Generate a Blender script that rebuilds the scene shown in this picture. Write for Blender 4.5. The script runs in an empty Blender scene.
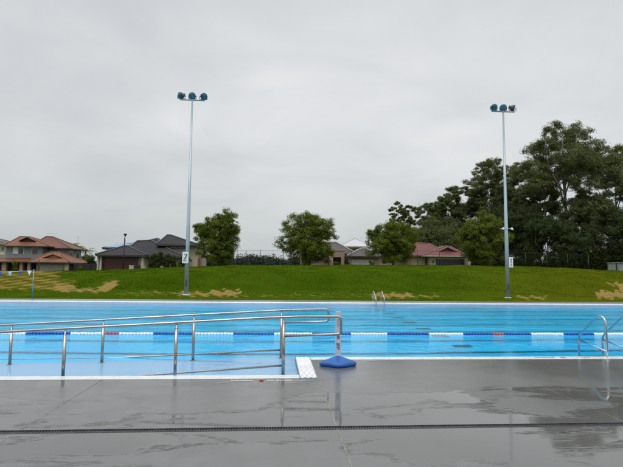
import bpy, math, random
import numpy as np
from mathutils import Vector, Matrix
PI = math.pi
sc = bpy.context.scene
col = sc.collection

# ------------------------------------------------------------------ camera
F, CW, CH, EYE = 470.0, 311.5, 233.5, 1.6
def _rz(a): c, s = math.cos(a), math.sin(a); return np.array([[c,-s,0],[s,c,0],[0,0,1]])
def _rx(a): c, s = math.cos(a), math.sin(a); return np.array([[1,0,0],[0,c,-s],[0,s,c]])
RC = _rz(-math.radians(4.1)) @ _rx(math.radians(94.72)) @ _rz(math.radians(.6))
def P(px, py, Y):
    """world point that lies at depth Y behind photo position px,py"""
    d = RC @ np.array([px-CW, -(py-CH), -F]); t = Y/d[1]
    return Vector((d[0]*t, Y, EYE+d[2]*t))
def X(px, Y): return P(px, 270, Y).x
def Z(px, py, Y): return P(px, py, Y).z
def proj(x, y, z):
    c = np.stack([x, y, z-EYE], -1) @ RC
    return CW+F*c[..., 0]/-c[..., 2], CH-F*c[..., 1]/-c[..., 2]

cam = bpy.data.cameras.new('camera'); co = bpy.data.objects.new('camera', cam); col.objects.link(co)
cam.sensor_width = 36; cam.lens = F/623*36; cam.clip_end = 3000; cam.clip_start = .05
co.matrix_world = Matrix.Translation((0, 0, EYE)) @ Matrix([list(r) for r in RC]).to_4x4()
sc.camera = co

# ------------------------------------------------------------------ node helpers
class NT:
    def __init__(s, m): s.t = m.node_tree; s.n = s.t.nodes; s.l = s.t.links
    def add(s, typ, **kw):
        n = s.n.new(typ)
        for k, v in kw.items():
            if k.startswith('i_'):
                n.inputs[k[2:].replace('_', ' ')].default_value = v
            else: setattr(n, k, v)
        return n
    def link(s, a, b): s.l.new(a, b)
    def math(s, op, a, b=None, c=None, clamp=False):
        n = s.n.new('ShaderNodeMath'); n.operation = op; n.use_clamp = clamp
        for i, v in enumerate((a, b, c)):
            if v is None: continue
            if isinstance(v, (int, float)): n.inputs[i].default_value = v
            else: s.link(v, n.inputs[i])
        return n.outputs[0]
    def mix(s, f, a, b, mode='MIX'):
        n = s.n.new('ShaderNodeMix'); n.data_type = 'RGBA'; n.blend_type = mode
        for i, v in ((0, f), (6, a), (7, b)):
            if isinstance(v, (int, float)): n.inputs[i].default_value = v
            elif isinstance(v, tuple): n.inputs[i].default_value = (*v, 1) if len(v) == 3 else v
            else: s.link(v, n.inputs[i])
        return n.outputs[2]
    def noise(s, vec, scale, detail=4, rough=.55, dist=0):
        n = s.n.new('ShaderNodeTexNoise'); n.inputs['Scale'].default_value = scale; n.inputs['Detail'].default_value = detail
        n.inputs['Roughness'].default_value = rough; n.inputs['Distortion'].default_value = dist
        if vec is not None: s.link(vec, n.inputs['Vector'])
        return n.outputs['Fac']
    def ramp(s, f, lo, hi, a=0., b=1., smooth=True):
        n = s.n.new('ShaderNodeMapRange'); n.interpolation_type = 'SMOOTHSTEP' if smooth else 'LINEAR'
        s.link(f, n.inputs[0]); n.inputs[1].default_value = lo; n.inputs[2].default_value = hi
        n.inputs[3].default_value = a; n.inputs[4].default_value = b
        return n.outputs[0]
    def coord(s, scale=(1, 1, 1), rot=(0, 0, 0)):
        g = s.n.new('ShaderNodeNewGeometry'); m = s.n.new('ShaderNodeMapping'); m.inputs['Scale'].default_value = scale
        m.inputs['Rotation'].default_value = rot
        s.link(g.outputs['Position'], m.inputs['Vector']); return m.outputs[0]
    def bump(s, h, strength, dist):
        n = s.n.new('ShaderNodeBump'); n.inputs['Strength'].default_value = strength; n.inputs['Distance'].default_value = dist
        s.link(h, n.inputs['Height']); return n.outputs[0]

def newmat(name):
    m = bpy.data.materials.new(name); m.use_nodes = True; t = NT(m)
    return m, t, t.n['Principled BSDF']

def mat(name, c, rough=.6, metal=0., vary=.12, scale=4., bump=0., bscale=30., spec=.5, c2=None, stretch=(1, 1, 1)):
    """plain procedural material: base colour broken up by two octaves of noise"""
    m, t, b = newmat(name)
    v = t.coord(stretch)
    n = t.noise(v, scale, 5, .6)
    c2 = c2 or tuple(x*(1-vary*2) for x in c)
    hi = tuple(min(1, x*(1+vary)) for x in c)
    t.link(t.mix(t.ramp(n, .3, .7), c2, hi), b.inputs['Base Color'])
    b.inputs['Metallic'].default_value = metal; b.inputs['Specular IOR Level'].default_value = spec
    t.link(t.ramp(t.noise(v, scale*3, 3), .3, .7, max(.02, rough-.07), min(1, rough+.07)), b.inputs['Roughness'])
    if bump: t.link(t.bump(t.noise(v, bscale, 4), bump, .02), b.inputs['Normal'])
    return m

# ------------------------------------------------------------------ mesh helpers
class MB:
    def __init__(s): s.v = []; s.f = []; s.sm = []
    def add(s, vs, fs, smooth=False):
        o = len(s.v); s.v += [tuple(v) for v in vs]; s.f += [tuple(i+o for i in f) for f in fs]; s.sm += [smooth]*len(fs); return s
    def box(s, x0, x1, y0, y1, z0, z1, bev=0.):
        if x0 > x1: x0, x1 = x1, x0
        if bev <= 0:
            vs = [(x, y, z) for z in (z0, z1) for y in (y0, y1) for x in (x0, x1)]
            return s.add(vs, [(0, 2, 3, 1), (4, 5, 7, 6), (0, 1, 5, 4), (2, 6, 7, 3), (0, 4, 6, 2), (1, 3, 7, 5)])
        b = bev; vs = []
        for z, i in ((z0, b), (z0+b, 0), (z1-b, 0), (z1, b)):
            vs += [(x0+i, y0+i, z), (x1-i, y0+i, z), (x1-i, y1-i, z), (x0+i, y1-i, z)]
        fs = [(3, 2, 1, 0), (12, 13, 14, 15)]
        for k in range(3):
            for j in range(4):
                a, c = k*4+j, k*4+(j+1) % 4
                fs.append((a, c, c+4, a+4))
        return s.add(vs, fs)
    def tube(s, pts, r, n=10, cap=True, smooth=True):
        pts = [Vector(p) for p in pts]; rs = r if isinstance(r, (list, tuple)) else [r]*len(pts)
        o = len(s.v); ref = None
        for i, p in enumerate(pts):
            t = (pts[min(i+1, len(pts)-1)]-pts[max(i-1, 0)]).normalized()
            if ref is None: ref = t.orthogonal().normalized()
            ref = (ref-t*ref.dot(t)); ref = ref.normalized() if ref.length > 1e-6 else t.orthogonal().normalized()
            b = t.cross(ref)
            for k in range(n):
                a = 2*PI*k/n; s.v.append(tuple(p+(ref*math.cos(a)+b*math.sin(a))*rs[i]))
        for i in range(len(pts)-1):
            for k in range(n):
                a, c = o+i*n+k, o+i*n+(k+1) % n
                s.f.append((a, c, c+n, a+n)); s.sm.append(smooth)
        if cap:
            s.f.append(tuple(o+k for k in reversed(range(n)))); s.f.append(tuple(o+(len(pts)-1)*n+k for k in range(n))); s.sm += [False]*2
        return s
    def lathe(s, c, prof, n=20, axis='Z', smooth=True):
        o = len(s.v); c = Vector(c)
        for r, h in prof:
            for k in range(n):
                a = 2*PI*k/n; u, w = r*math.cos(a), r*math.sin(a)
                d = (u, w, h) if axis == 'Z' else ((h, u, w) if axis == 'X' else (u, h, w))
                s.v.append(tuple(c+Vector(d)))
        for i in range(len(prof)-1):
            for k in range(n):
                a, b = o+i*n+k, o+i*n+(k+1) % n
                s.f.append((a, b, b+n, a+n)); s.sm.append(smooth)
        s.f.append(tuple(o+k for k in reversed(range(n)))); s.f.append(tuple(o+(len(prof)-1)*n+k for k in range(n))); s.sm += [False]*2
        return s
    def quad(s, a, b, c, d): return s.add([a, b, c, d], [(0, 1, 2, 3)])
    def build(s, name, m, parent=None, loc=None):
        me = bpy.data.meshes.new(name); me.from_pydata(s.v, [], s.f)
        me.polygons.foreach_set('use_smooth', s.sm); me.materials.append(m); me.update()
        o = bpy.data.objects.new(name, me); col.objects.link(o)
        if loc is not None: o.location = loc
        if parent is not None:
            o.parent = parent
            pl = parent.matrix_world.translation if parent.parent is None else Vector((0, 0, 0))
            base = Vector(parent.location); q = parent.parent
            while q: base += Vector(q.location); q = q.parent
            if loc is None: o.location = -base
        return o

def tag(o, label=None, cat=None, group=None, kind=None):
    for k, v in (('label', label), ('category', cat), ('group', group), ('kind', kind)):
        if v: o[k] = v
    return o
def thing(name, label, cat, loc=(0, 0, 0), group=None):
    o = bpy.data.objects.new(name, None); col.objects.link(o); o.location = loc; o.empty_display_size = .3
    return tag(o, label, cat, group)

def round_path(pts, rad, n=6):
    """polyline with its inner corners rounded"""
    pts = [Vector(p) for p in pts]; out = [pts[0]]
    for i in range(1, len(pts)-1):
        a, b, c = pts[i-1], pts[i], pts[i+1]
        r = min(rad, (a-b).length*.49, (c-b).length*.49)
        p0 = b+(a-b).normalized()*r; p1 = b+(c-b).normalized()*r
        for k in range(n+1):
            t = k/n; out.append(p0*(1-t)**2+b*2*t*(1-t)+p1*t*t)
    out.append(pts[-1]); return out

# ------------------------------------------------------------------ world + sun (overcast)
w = bpy.data.worlds.new('World'); sc.world = w; w.use_nodes = True
t = NT(w); bg = t.n['Background']; bg.inputs['Strength'].default_value = .1
sky = t.add('ShaderNodeTexSky'); sky.sky_type = 'NISHITA'; sky.sun_disc = False
SUN_EL, SUN_ROT = math.radians(58), math.radians(205)
sky.sun_elevation = SUN_EL; sky.sun_rotation = SUN_ROT; sky.air_density = 1.5; sky.dust_density = 5; sky.ozone_density = 1
tc = t.add('ShaderNodeTexCoord'); sep = t.add('ShaderNodeSeparateXYZ'); t.link(tc.outputs['Generated'], sep.inputs[0])
# cloud deck: project the direction on a plane above so that clouds flatten out towards the horizon
zz = t.math('ADD', t.math('MAXIMUM', sep.outputs[2], 0.0), .22)
cmb = t.add('ShaderNodeCombineXYZ'); t.link(t.math('DIVIDE', sep.outputs[0], zz), cmb.inputs[0]); t.link(t.math('DIVIDE', sep.outputs[1], zz), cmb.inputs[1])
n1 = t.noise(cmb.outputs[0], .45, 4, .45, .3); n2 = t.noise(cmb.outputs[0], 1.7, 6, .55, .8)
cl = t.math('ADD', t.math('MULTIPLY', n1, .8), t.math('MULTIPLY', n2, .2))
cf = t.ramp(cl, .38, .60)
cloud = t.mix(cf, (6.2, 6.45, 6.7), (8.3, 8.4, 8.5))
hz = t.ramp(sep.outputs[2], -.05, .30)
cloud = t.mix(hz, t.mix(.78, cloud, (4.7, 5.25, 5.3)), cloud)
skyc = t.mix(.95, sky.outputs[0], cloud)
zen = t.add('ShaderNodeVectorMath', operation='SCALE'); t.link(skyc, zen.inputs[0]); t.link(t.ramp(sep.outputs[2], .54, .90, 1, 2.9), zen.inputs['Scale']); skyc = zen.outputs[0]   # an overcast sky is brightest overhead
t.link(skyc, bg.inputs['Color'])
sl = bpy.data.lights.new('sun', 'SUN'); sl.energy = .7; sl.angle = math.radians(25); sl.color = (1, .97, .93)
so = bpy.data.objects.new('sun', sl); col.objects.link(so)
sd = Vector((math.sin(SUN_ROT)*math.cos(SUN_EL), math.cos(SUN_ROT)*math.cos(SUN_EL), math.sin(SUN_EL)))
so.rotation_euler = sd.to_track_quat('Z', 'Y').to_euler(); so.location = (0, -20, 40)
sc.view_settings.view_transform = 'Standard'; sc.view_settings.look = 'None'; sc.view_settings.gamma = 1; sc.view_settings.exposure = 0
sc.render.engine = 'CYCLES'
cy = sc.cycles; cy.use_denoising = True; cy.max_bounces = 10; cy.diffuse_bounces = 4; cy.glossy_bounces = 4; cy.transmission_bounces = 8
cy.transparent_max_bounces = 8; cy.caustics_refractive = True; cy.caustics_reflective = False; cy.sample_clamp_indirect = 6; cy.blur_glossy = .5

# ------------------------------------------------------------------ key dimensions
YN, YS, YF = 9.05, 7.24, 25.1          # near pool edge, edge of the ramp notch, far pool edge
XR = .64                                # right end of the ramp notch
WL = -.035                              # water level
PX0, PX1 = -32., 40.
DX0, DX1, DY0, DFAR = -44., 52., -14., 26.9

# ------------------------------------------------------------------ materials
# wet concrete
m_deck, t, b = newmat('wet_concrete')
v = t.coord(); vs = t.coord((1, 2.2, 1))
na = t.noise(v, .45, 5, .6, .4); nb = t.noise(v, 2.2, 6, .65); nc = t.noise(v, 26, 4, .6); nf = t.noise(v, 160, 3, .7)
base = t.mix(t.ramp(na, .3, .7), (0.1018, 0.1033, 0.1018), (0.1301, 0.131, 0.1301))
base = t.mix(t.ramp(nb, .35, .7), base, (0.1102, 0.1093, 0.1063))
base = t.mix(t.math('MULTIPLY', t.ramp(nf, .45, .75), .14), base, (0.1589, 0.1539, 0.149))
# broom finish streaks across the slabs
vb = t.coord((1.2, 60, 1), (0, 0, .5)); st = t.noise(vb, 1.2, 3, .6)
base = t.mix(t.math('MULTIPLY', t.ramp(st, .55, .75), .25), base, (0.07945, 0.08044, 0.07945))
# each slab bay has its own tone
g = t.add('ShaderNodeNewGeometry'); sp = t.add('ShaderNodeSeparateXYZ'); t.link(g.outputs['Position'], sp.inputs[0])
bay = t.math('FLOOR', t.math('DIVIDE', t.math('SUBTRACT', sp.outputs[0], XR), 3.17))
wn = t.add('ShaderNodeTexWhiteNoise', noise_dimensions='1D'); t.link(bay, wn.inputs['W'])
base = t.mix(t.math('MULTIPLY', wn.outputs['Value'], .22), base, (0.1414, 0.1414, 0.1414))
# puddles
vp = t.coord((.55, 1.5, 1)); pn = t.noise(vp, .9, 6, .58, .6)
near_drain = t.ramp(t.math('ABSOLUTE', t.math('SUBTRACT', sp.outputs[1], 4.97)), 0, .9, .12, 0)
right = t.math('MULTIPLY', t.ramp(sp.outputs[0], .7, 2.4, 0, .12), t.ramp(sp.outputs[1], 5.9, 7.3, 1, -.9))
pv = t.math('ADD', t.math('ADD', pn, near_drain), right)
pud = t.ramp(pv, .54, .61)
edge = t.math('MULTIPLY', t.ramp(pv, .52, .55), t.ramp(pv, .56, .59, 1, 0))
grime = t.math('MULTIPLY', edge, t.math('MULTIPLY', t.ramp(t.noise(t.coord((3, 9, 1)), 3, 5, .7), .40, .55), t.ramp(t.math('ABSOLUTE', t.math('SUBTRACT', sp.outputs[1], 5.05)), .55, 1.3, 1.0, .25)))
base = t.mix(t.math('MULTIPLY', grime, .95, None, True), base, (0.02483, 0.02284, 0.01787))
base = t.mix(t.math('MULTIPLY', pud, .35), base, (0.05959, 0.05959, 0.05363))
t.link(base, b.inputs['Base Color'])
rg = t.math('ADD', t.ramp(nb, .3, .7, .07, .17), t.math('MULTIPLY', t.ramp(na, .35, .65), .12))
rg = t.math('MULTIPLY', rg, t.ramp(pud, 0, 1, 1, .12)); t.link(rg, b.inputs['Roughness'])
b.inputs['IOR'].default_value = 1.62
hh = t.math('ADD', t.math('MULTIPLY', nf, .4), t.math('ADD', t.math('MULTIPLY', nc, .6), t.math('MULTIPLY', st, .8)))
hh = t.math('ADD', t.math('MULTIPLY', hh, t.ramp(pud, 0, 1, 1, .04)), t.math('MULTIPLY', nb, .8))
t.link(t.bump(hh, .10, .012), b.inputs['Normal'])

m_far = mat('far_deck_concrete', (.17, .17, .155), .35, vary=.1, scale=1.5)
m_caulk = mat('joint_sealant', (.21, .20, .155), .55, vary=.25, scale=6)
m_cope = mat('white_coping_tile', (.62, .63, .62), .3, vary=.04, scale=3)
m_white = mat('white_paint', (.78, .79, .8), .35, vary=.03)
m_steel = mat('brushed_stainless', (.36, .355, .34), .24, metal=1., vary=.1, scale=2, bump=.03, bscale=90, stretch=(1, 1, 1))
m_steel2 = mat('polished_steel', (.50, .51, .52), .18, metal=1., vary=.05)
m_grate = mat('dark_grate', (.030, .032, .042), .35, vary=.2, scale=8)
m_grframe = mat('drain_frame_metal', (.12, .12, .12), .35, metal=.6, vary=.2, scale=8)

# pool shell paint
def pool_mat(name, a, b2, rough=.5):
    m, t, b = newmat(name); v = t.coord()
    t.link(t.mix(t.ramp(t.noise(v, .5, 5, .6), .3, .7), a, b2), b.inputs['Base Color']); b.inputs['Roughness'].default_value = rough
    return m
m_pool = pool_mat('pool_blue_paint', (.002, .53, .95), (.003, .58, .96))
m_ramp = pool_mat('ramp_pale_blue_paint', (.50, .58, .86), (.56, .62, .88))
m_line = mat('lane_line_navy', (.008, .04, .10), .5, vary=.2)

# water
m_water = bpy.data.materials.new('pool_water'); m_water.use_nodes = True; t = NT(m_water); t.n.remove(t.n['Principled BSDF'])
out = t.n['Material Output']
v = t.coord((.8, 1.3, 1)); vr = t.coord((1, 1, 1), (0, 0, .35)); v2 = t.coord((1.0, 1.6, 1), (0, 0, -.5))
ya = t.noise(v, 1.1, 3, .5, .3); yb = t.noise(vr, 4.6, 4, .6, .5); yc = t.noise(v2, 15, 3, .6)
calm = t.ramp(t.noise(t.coord((.25, .5, 1)), .6, 3), .35, .65, .45, 1)
sp2 = t.add('ShaderNodeSeparateXYZ'); g2 = t.add('ShaderNodeNewGeometry'); t.link(g2.outputs['Position'], sp2.inputs[0])
still = t.ramp(sp2.outputs[1], 8.6, 11.5, .22, 1)
h = t.math('ADD', t.math('MULTIPLY', ya, .75), t.math('ADD', t.math('MULTIPLY', yb, .42), t.math('MULTIPLY', yc, .10)))
h = t.math('MULTIPLY', h, t.math('MULTIPLY', calm, still))
bn = t.bump(h, .9, .08)
fr = t.add('ShaderNodeFresnel'); t.link(t.ramp(sp2.outputs[1], 9.0, 11.5, 1.30, 1.14), fr.inputs['IOR']); bn2 = t.bump(h, .38, .08); t.link(bn, fr.inputs['Normal'])
rf = t.add('ShaderNodeBsdfRefraction', i_IOR=1.12, i_Roughness=.0); rf.inputs['Color'].default_value = (.76, .98, 1, 1)
gl = t.add('ShaderNodeBsdfGlossy', i_Roughness=.05); gl.inputs['Color'].default_value = (.82, .85, .86, 1)
t.link(bn2, rf.inputs['Normal']); t.link(bn, gl.inputs['Normal'])
mx = t.add('ShaderNodeMixShader'); t.link(fr.outputs[0], mx.inputs[0]); t.link(rf.outputs[0], mx.inputs[1]); t.link(gl.outputs[0], mx.inputs[2])
t.link(mx.outputs[0], out.inputs['Surface'])

# grass ground with dried turf patches carried by a mesh attribute
m_grass, t, b = newmat('lawn'); v = t.coord()
a1 = t.noise(v, .35, 5, .6, .5); a2 = t.noise(v, 2.5, 5, .65); a3 = t.noise(v, 22, 4, .7)
gc = t.mix(t.ramp(a1, .3, .7), (0.03709, 0.0816, 0.002968), (0.06306, 0.1113, 0.004451))
gc = t.mix(t.ramp(a2, .35, .75), gc, (0.06306, 0.0816, 0.005935))
gc = t.mix(t.math('MULTIPLY', t.ramp(a3, .4, .7), .6), gc, (0.02596, 0.05564, 0.001484))
at = t.add('ShaderNodeAttribute', attribute_name='dry')
dn = t.math('ADD', at.outputs['Fac'], t.math('MULTIPLY', t.math('SUBTRACT', t.noise(t.coord((1, 1.5, 1)), 2.2, 5, .7), .5), .75))
dm = t.ramp(dn, .36, .62)
dc = t.mix(t.ramp(a3, .3, .7), (0.2225, 0.141, 0.04451), (0.1261, 0.08532, 0.02596))
dc = t.mix(t.ramp(a2, .45, .65), dc, (0.1484, 0.1076, 0.02968))
ol = t.add('ShaderNodeAttribute', attribute_name='olive')
fdk = t.add('ShaderNodeAttribute', attribute_name='foot_dark'); gc = t.mix(t.math('MULTIPLY', fdk.outputs['Fac'], .75), gc, (.030, .062, .002))
gc = t.mix(t.math('MULTIPLY', ol.outputs['Fac'], .8), gc, (0.1113, 0.1002, 0.005935))
dc = t.mix(1., dc, (1.35, 1.4, 1.5), 'MULTIPLY'); t.link(t.mix(dm, gc, dc), b.inputs['Base Color']); b.inputs['Roughness'].default_value = .9; b.inputs['Specular IOR Level'].default_value = .0
t.link(t.bump(t.math('ADD', a3, t.math('MULTIPLY', a2, 2)), .6, .05), b.inputs['Normal'])

def leafmat(name, a, b2, c3, trans=.22, gloss=.025):
    m = bpy.data.materials.new(name); m.use_nodes = True; t = NT(m); t.n.remove(t.n['Principled BSDF'])
    g = t.add('ShaderNodeNewGeometry')
    c = t.mix(t.ramp(g.outputs['Random Per Island'], 0, 1, smooth=False), a, b2)
    c = t.mix(t.math('MULTIPLY', t.ramp(t.noise(t.coord(), .45, 3), .4, .65), .7), c, c3)
    d = t.add('ShaderNodeBsdfDiffuse'); tr = t.add('ShaderNodeBsdfTranslucent'); gl = t.add('ShaderNodeBsdfGlossy', i_Roughness=.45)
    t.link(c, d.inputs[0]); t.link(t.mix(.5, c, (.10, .14, .01)), tr.inputs[0]); gl.inputs[0].default_value = (.7, .75, .8, 1)
    m1 = t.add('ShaderNodeMixShader'); m1.inputs[0].default_value = trans; t.link(d.outputs[0], m1.inputs[1]); t.link(tr.outputs[0], m1.inputs[2])
    m2 = t.add('ShaderNodeMixShader'); m2.inputs[0].default_value = gloss; t.link(m1.outputs[0], m2.inputs[1]); t.link(gl.outputs[0], m2.inputs[2])
    t.link(m2.outputs[0], t.n['Material Output'].inputs[0]); return m
m_leaf_park = leafmat('park_tree_leaf', (.085, .120, .006), (.185, .215, .014), (.055, .085, .006))
m_leaf_gum = leafmat('gum_leaf', (.092, .112, .036), (.172, .192, .066), (.062, .082, .026))
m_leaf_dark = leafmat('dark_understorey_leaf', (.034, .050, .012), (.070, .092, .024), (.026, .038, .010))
m_leaf_bright = leafmat('yellow_green_leaf', (.10, .15, .01), (.17, .22, .02), (.07, .11, .01))
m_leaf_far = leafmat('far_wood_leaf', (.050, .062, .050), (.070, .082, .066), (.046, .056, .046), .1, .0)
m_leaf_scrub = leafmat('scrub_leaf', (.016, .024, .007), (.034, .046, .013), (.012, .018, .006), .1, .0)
m_bark = mat('gum_bark', (.20, .17, .14), .85, vary=.3, scale=1.2, bump=.4, bscale=12, c2=(.07, .055, .045), stretch=(1, 1, .3))
m_bark2 = mat('brown_bark', (.16, .12, .085), .85, vary=.3, scale=3, bump=.4, bscale=20, c2=(.06, .045, .03), stretch=(1, 1, .3))

# ------------------------------------------------------------------ ground
CRPX = [(-200, 272.5), (0, 271.2), (60, 271.0), (100, 270.2), (130, 269.2), (160, 267.8), (200, 266.2), (240, 265.3), (300, 265.0),
        (400, 265.0), (470, 265.4), (520, 266.3), (560, 267.6), (600, 269.8), (623, 271.3), (800, 275)]
YC = 44.0
_cx = [X(p[0], YC) for p in CRPX]; _cz = [Z(p[0], p[1], YC) for p in CRPX]
def crest(x): return np.interp(x, _cx, _cz)
def sstep(a, b, v): u = np.clip((v-a)/(b-a), 0, 1); return u*u*(3-2*u)
def ground_z(x, y):
    x = np.asarray(x, float); y = np.asarray(y, float); c = crest(x*np.clip(YC/np.maximum(y, 1), .35, 1.0))
    s = .62*sstep(32.3, 38.2, y)+.38*sstep(35.5, 45.5, y)
    z = .02+.12*sstep(27, 33, y)+(c-.14)*s
    z = z-.32*sstep(45.5, 52, y)
    far = sstep(60, 140, y); z = z*(1-far)+1.45*far
    lump = .035*np.sin(x*.9+y*.31)*np.sin(y*.77-x*.23)+.025*np.sin(x*2.3+1.7)*np.sin(y*1.9+.4)
    z = z+lump*sstep(27.5, 31, y)*(1-sstep(60, 80, y))
    return z-.04*(1-sstep(26.9, 27.6, y))
xs = np.concatenate([np.array([-900, -500, -250, -120, -80, -60]), np.arange(-48, 52, .25), np.array([60, 80, 120, 250, 500, 900])])
ys = np.concatenate([np.arange(DFAR, 47, .2), np.arange(47, 60, 1.), np.array([65, 75, 90, 110, 140, 200, 350, 700, 1400])])
GX, GY = np.meshgrid(xs, ys); GZ = ground_z(GX, GY); nx, ny = len(xs), len(ys)
vv = np.stack([GX, GY, GZ], -1).reshape(-1, 3)
ii = np.arange(nx*ny).reshape(ny, nx)
qf = np.stack([ii[:-1, :-1], ii[:-1, 1:], ii[1:, 1:], ii[1:, :-1]], -1).reshape(-1, 4)
def np_mesh(name, verts, quads, m, smooth=False):
    me = bpy.data.meshes.new(name); n, q = len(verts), len(quads); k = quads.shape[1]
    me.vertices.add(n); me.vertices.foreach_set('co', np.asarray(verts, np.float32).ravel())
    me.loops.add(q*k); me.loops.foreach_set('vertex_index', quads.astype(np.int32).ravel())
    me.polygons.add(q); me.polygons.foreach_set('loop_start', np.arange(0, q*k, k, dtype=np.int32))
    me.polygons.foreach_set('loop_total', np.full(q, k, np.int32))
    me.polygons.foreach_set('use_smooth', np.full(q, smooth)); me.materials.append(m); me.update(calc_edges=True); me.validate(); return me
# collar that carries the ground sheet round the deck
e = -.05
cv = [(-900, -300, e), (900, -300, e), (900, DY0, e), (-900, DY0, e), (-900, DFAR, e), (DX0, DY0, e), (DX0, DFAR, e), (DX1, DY0, e), (DX1, DFAR, e), (900, DFAR, e)]
o0 = len(vv); vv2 = np.concatenate([vv, np.array(cv, float)])
cq = np.array([[0, 1, 2, 3], [3, 5, 6, 4], [7, 2, 9, 8]])+o0
gm = np_mesh('ground', vv2, np.concatenate([qf, cq]), m_grass, True)
px, py = proj(vv[:, 0], vv[:, 1], vv[:, 2])
jag = .9*np.sin(px*.9)+.6*np.sin(px*2.3+1)+.8*np.sign(np.sin(px*.45))
def inside(x0, x1, y0, y1): return ((px > x0) & (px < x1) & (py > y0) & (py < y1)).astype(float)
okm = (vv[:, 1] < 46.5)
pj = py+jag
dry = np.zeros(len(vv))
streak = .5+.5*np.sin(py*1.5+px*.05)*np.sin(px*.22+py*.6)
L = ((px < 60+2*np.sign(np.sin(py*1.3))) & (pj > 268) & (pj < 290) & (px > -120))
L |= ((px < 75+3*np.sign(np.sin(py*1.1))) & (pj > 279) & (pj < 290) & (px > 10))
dry = np.maximum(dry, L*(.30+.32*streak))
dry = np.maximum(dry, ((px > -60) & (px < 20) & (pj > 284.5) & (pj < 290))*.2)
def patch(x0, x1, y0, y1, val, skew=0.):
    global dry
    xx = px-(y1-py)*skew
    dry = np.maximum(dry, ((xx > x0) & (xx < x1) & (pj > y0) & (pj < y1))*val)
patch(56, 74, 286, 291.5, .85); patch(75, 104, 288.5, 291.5, .7); patch(94, 108, 284, 292, .85, 1.6); patch(100, 113, 281.5, 288, .85, .8)
patch(118, 182, 292.4, 293.8, .6); patch(178, 242, 292.3, 296.0, .8); patch(208, 238, 290.4, 295.8, .85)
patch(240, 372, 294.9, 295.9, .5); patch(372, 412, 293.4, 297.6, .85); patch(408, 440, 295.6, 297.4, .65)
patch(517, 548, 296.4, 298.6, .85); patch(598, 660, 291.3, 298.3, .95, -.5); patch(614, 640, 283, 286.5, .9, -2.2); patch(619, 660, 286, 290, .9)
dry *= okm
olive = np.clip((px-420)/160, 0, 1)*.5*okm + (L*.5)
olive = np.clip(olive+.25*okm*sstep(292, 284, py)*0, 0, 1)
foot_dark = sstep(32.8, 34.0, vv[:, 1])*(1-sstep(36.0, 39.5, vv[:, 1]))*(.75+.25*np.sin(vv[:, 0]*.6))  # tints the lower band of the bank darker
for nm, arr in (('dry', dry), ('olive', olive), ('foot_dark', foot_dark)):
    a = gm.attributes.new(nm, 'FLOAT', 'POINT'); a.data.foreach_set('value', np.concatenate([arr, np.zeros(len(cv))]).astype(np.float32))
go = bpy.data.objects.new('ground', gm); col.objects.link(go); tag(go, kind='structure')

# lawn blades on the strip and the bank
rgb = np.random.default_rng(77); nb_ = 330000
bx = rgb.uniform(-32, 40, nb_); by = 26.95+(46.2-26.95)*rgb.uniform(0, 1, nb_)
den = .5+.5*np.sin(bx*1.1+np.sin(by*.9)*2)*np.sin(by*1.7+np.sin(bx*.7)*2); kp = rgb.uniform(0, 1, nb_) < .45+.55*den; bx, by, den = bx[kp], by[kp], den[kp]
bz_ = ground_z(bx, by); nb_ = len(bx)
_ix = np.clip(np.searchsorted(xs, bx), 0, nx-1); _iy = np.clip(np.searchsorted(ys, by), 0, ny-1)
bd = dry.reshape(ny, nx)[_iy, _ix] if len(dry) == nx*ny else dry[:nx*ny].reshape(ny, nx)[_iy, _ix]; bo = olive[:nx*ny].reshape(ny, nx)[_iy, _ix]
strip = by < 32.5
bh = .68*(.035+.055*rgb.uniform(0, 1, nb_)*(.4+den))*np.where(strip, .55, 1)*(1-.65*np.clip(bd*1.4, 0, 1)); bh = bh*(1+.45*sstep(33.2, 34.2, by)*(1-sstep(36.5, 39.0, by))); bw = rgb.uniform(.008, .018, nb_)
an = rgb.uniform(0, 2*PI, nb_); lx_ = rgb.normal(0, .5, nb_)*bh; ly_ = rgb.normal(0, .5, nb_)*bh
q0 = np.stack([bx-bw*np.cos(an), by-bw*np.sin(an), bz_-.01], -1); q1 = np.stack([bx+bw*np.cos(an), by+bw*np.sin(an), bz_-.01], -1); q2 = np.stack([bx+lx_, by+ly_, bz_+bh], -1)
gmb = np_mesh('grass', np.stack([q0, q1, q2], 1).reshape(-1, 3), np.arange(nb_*3).reshape(-1, 3), m_grass)
for nm, arr in (('dry', bd), ('olive', bo), ('foot_dark', foot_dark.reshape(ny, nx)[_iy, _ix])):
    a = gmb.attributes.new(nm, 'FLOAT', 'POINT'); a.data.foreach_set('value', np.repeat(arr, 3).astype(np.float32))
gbo = bpy.data.objects.new('grass', gmb); col.objects.link(gbo); tag(gbo, 'short green lawn covering the bank beyond the pool', 'grass', kind='stuff')

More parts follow.
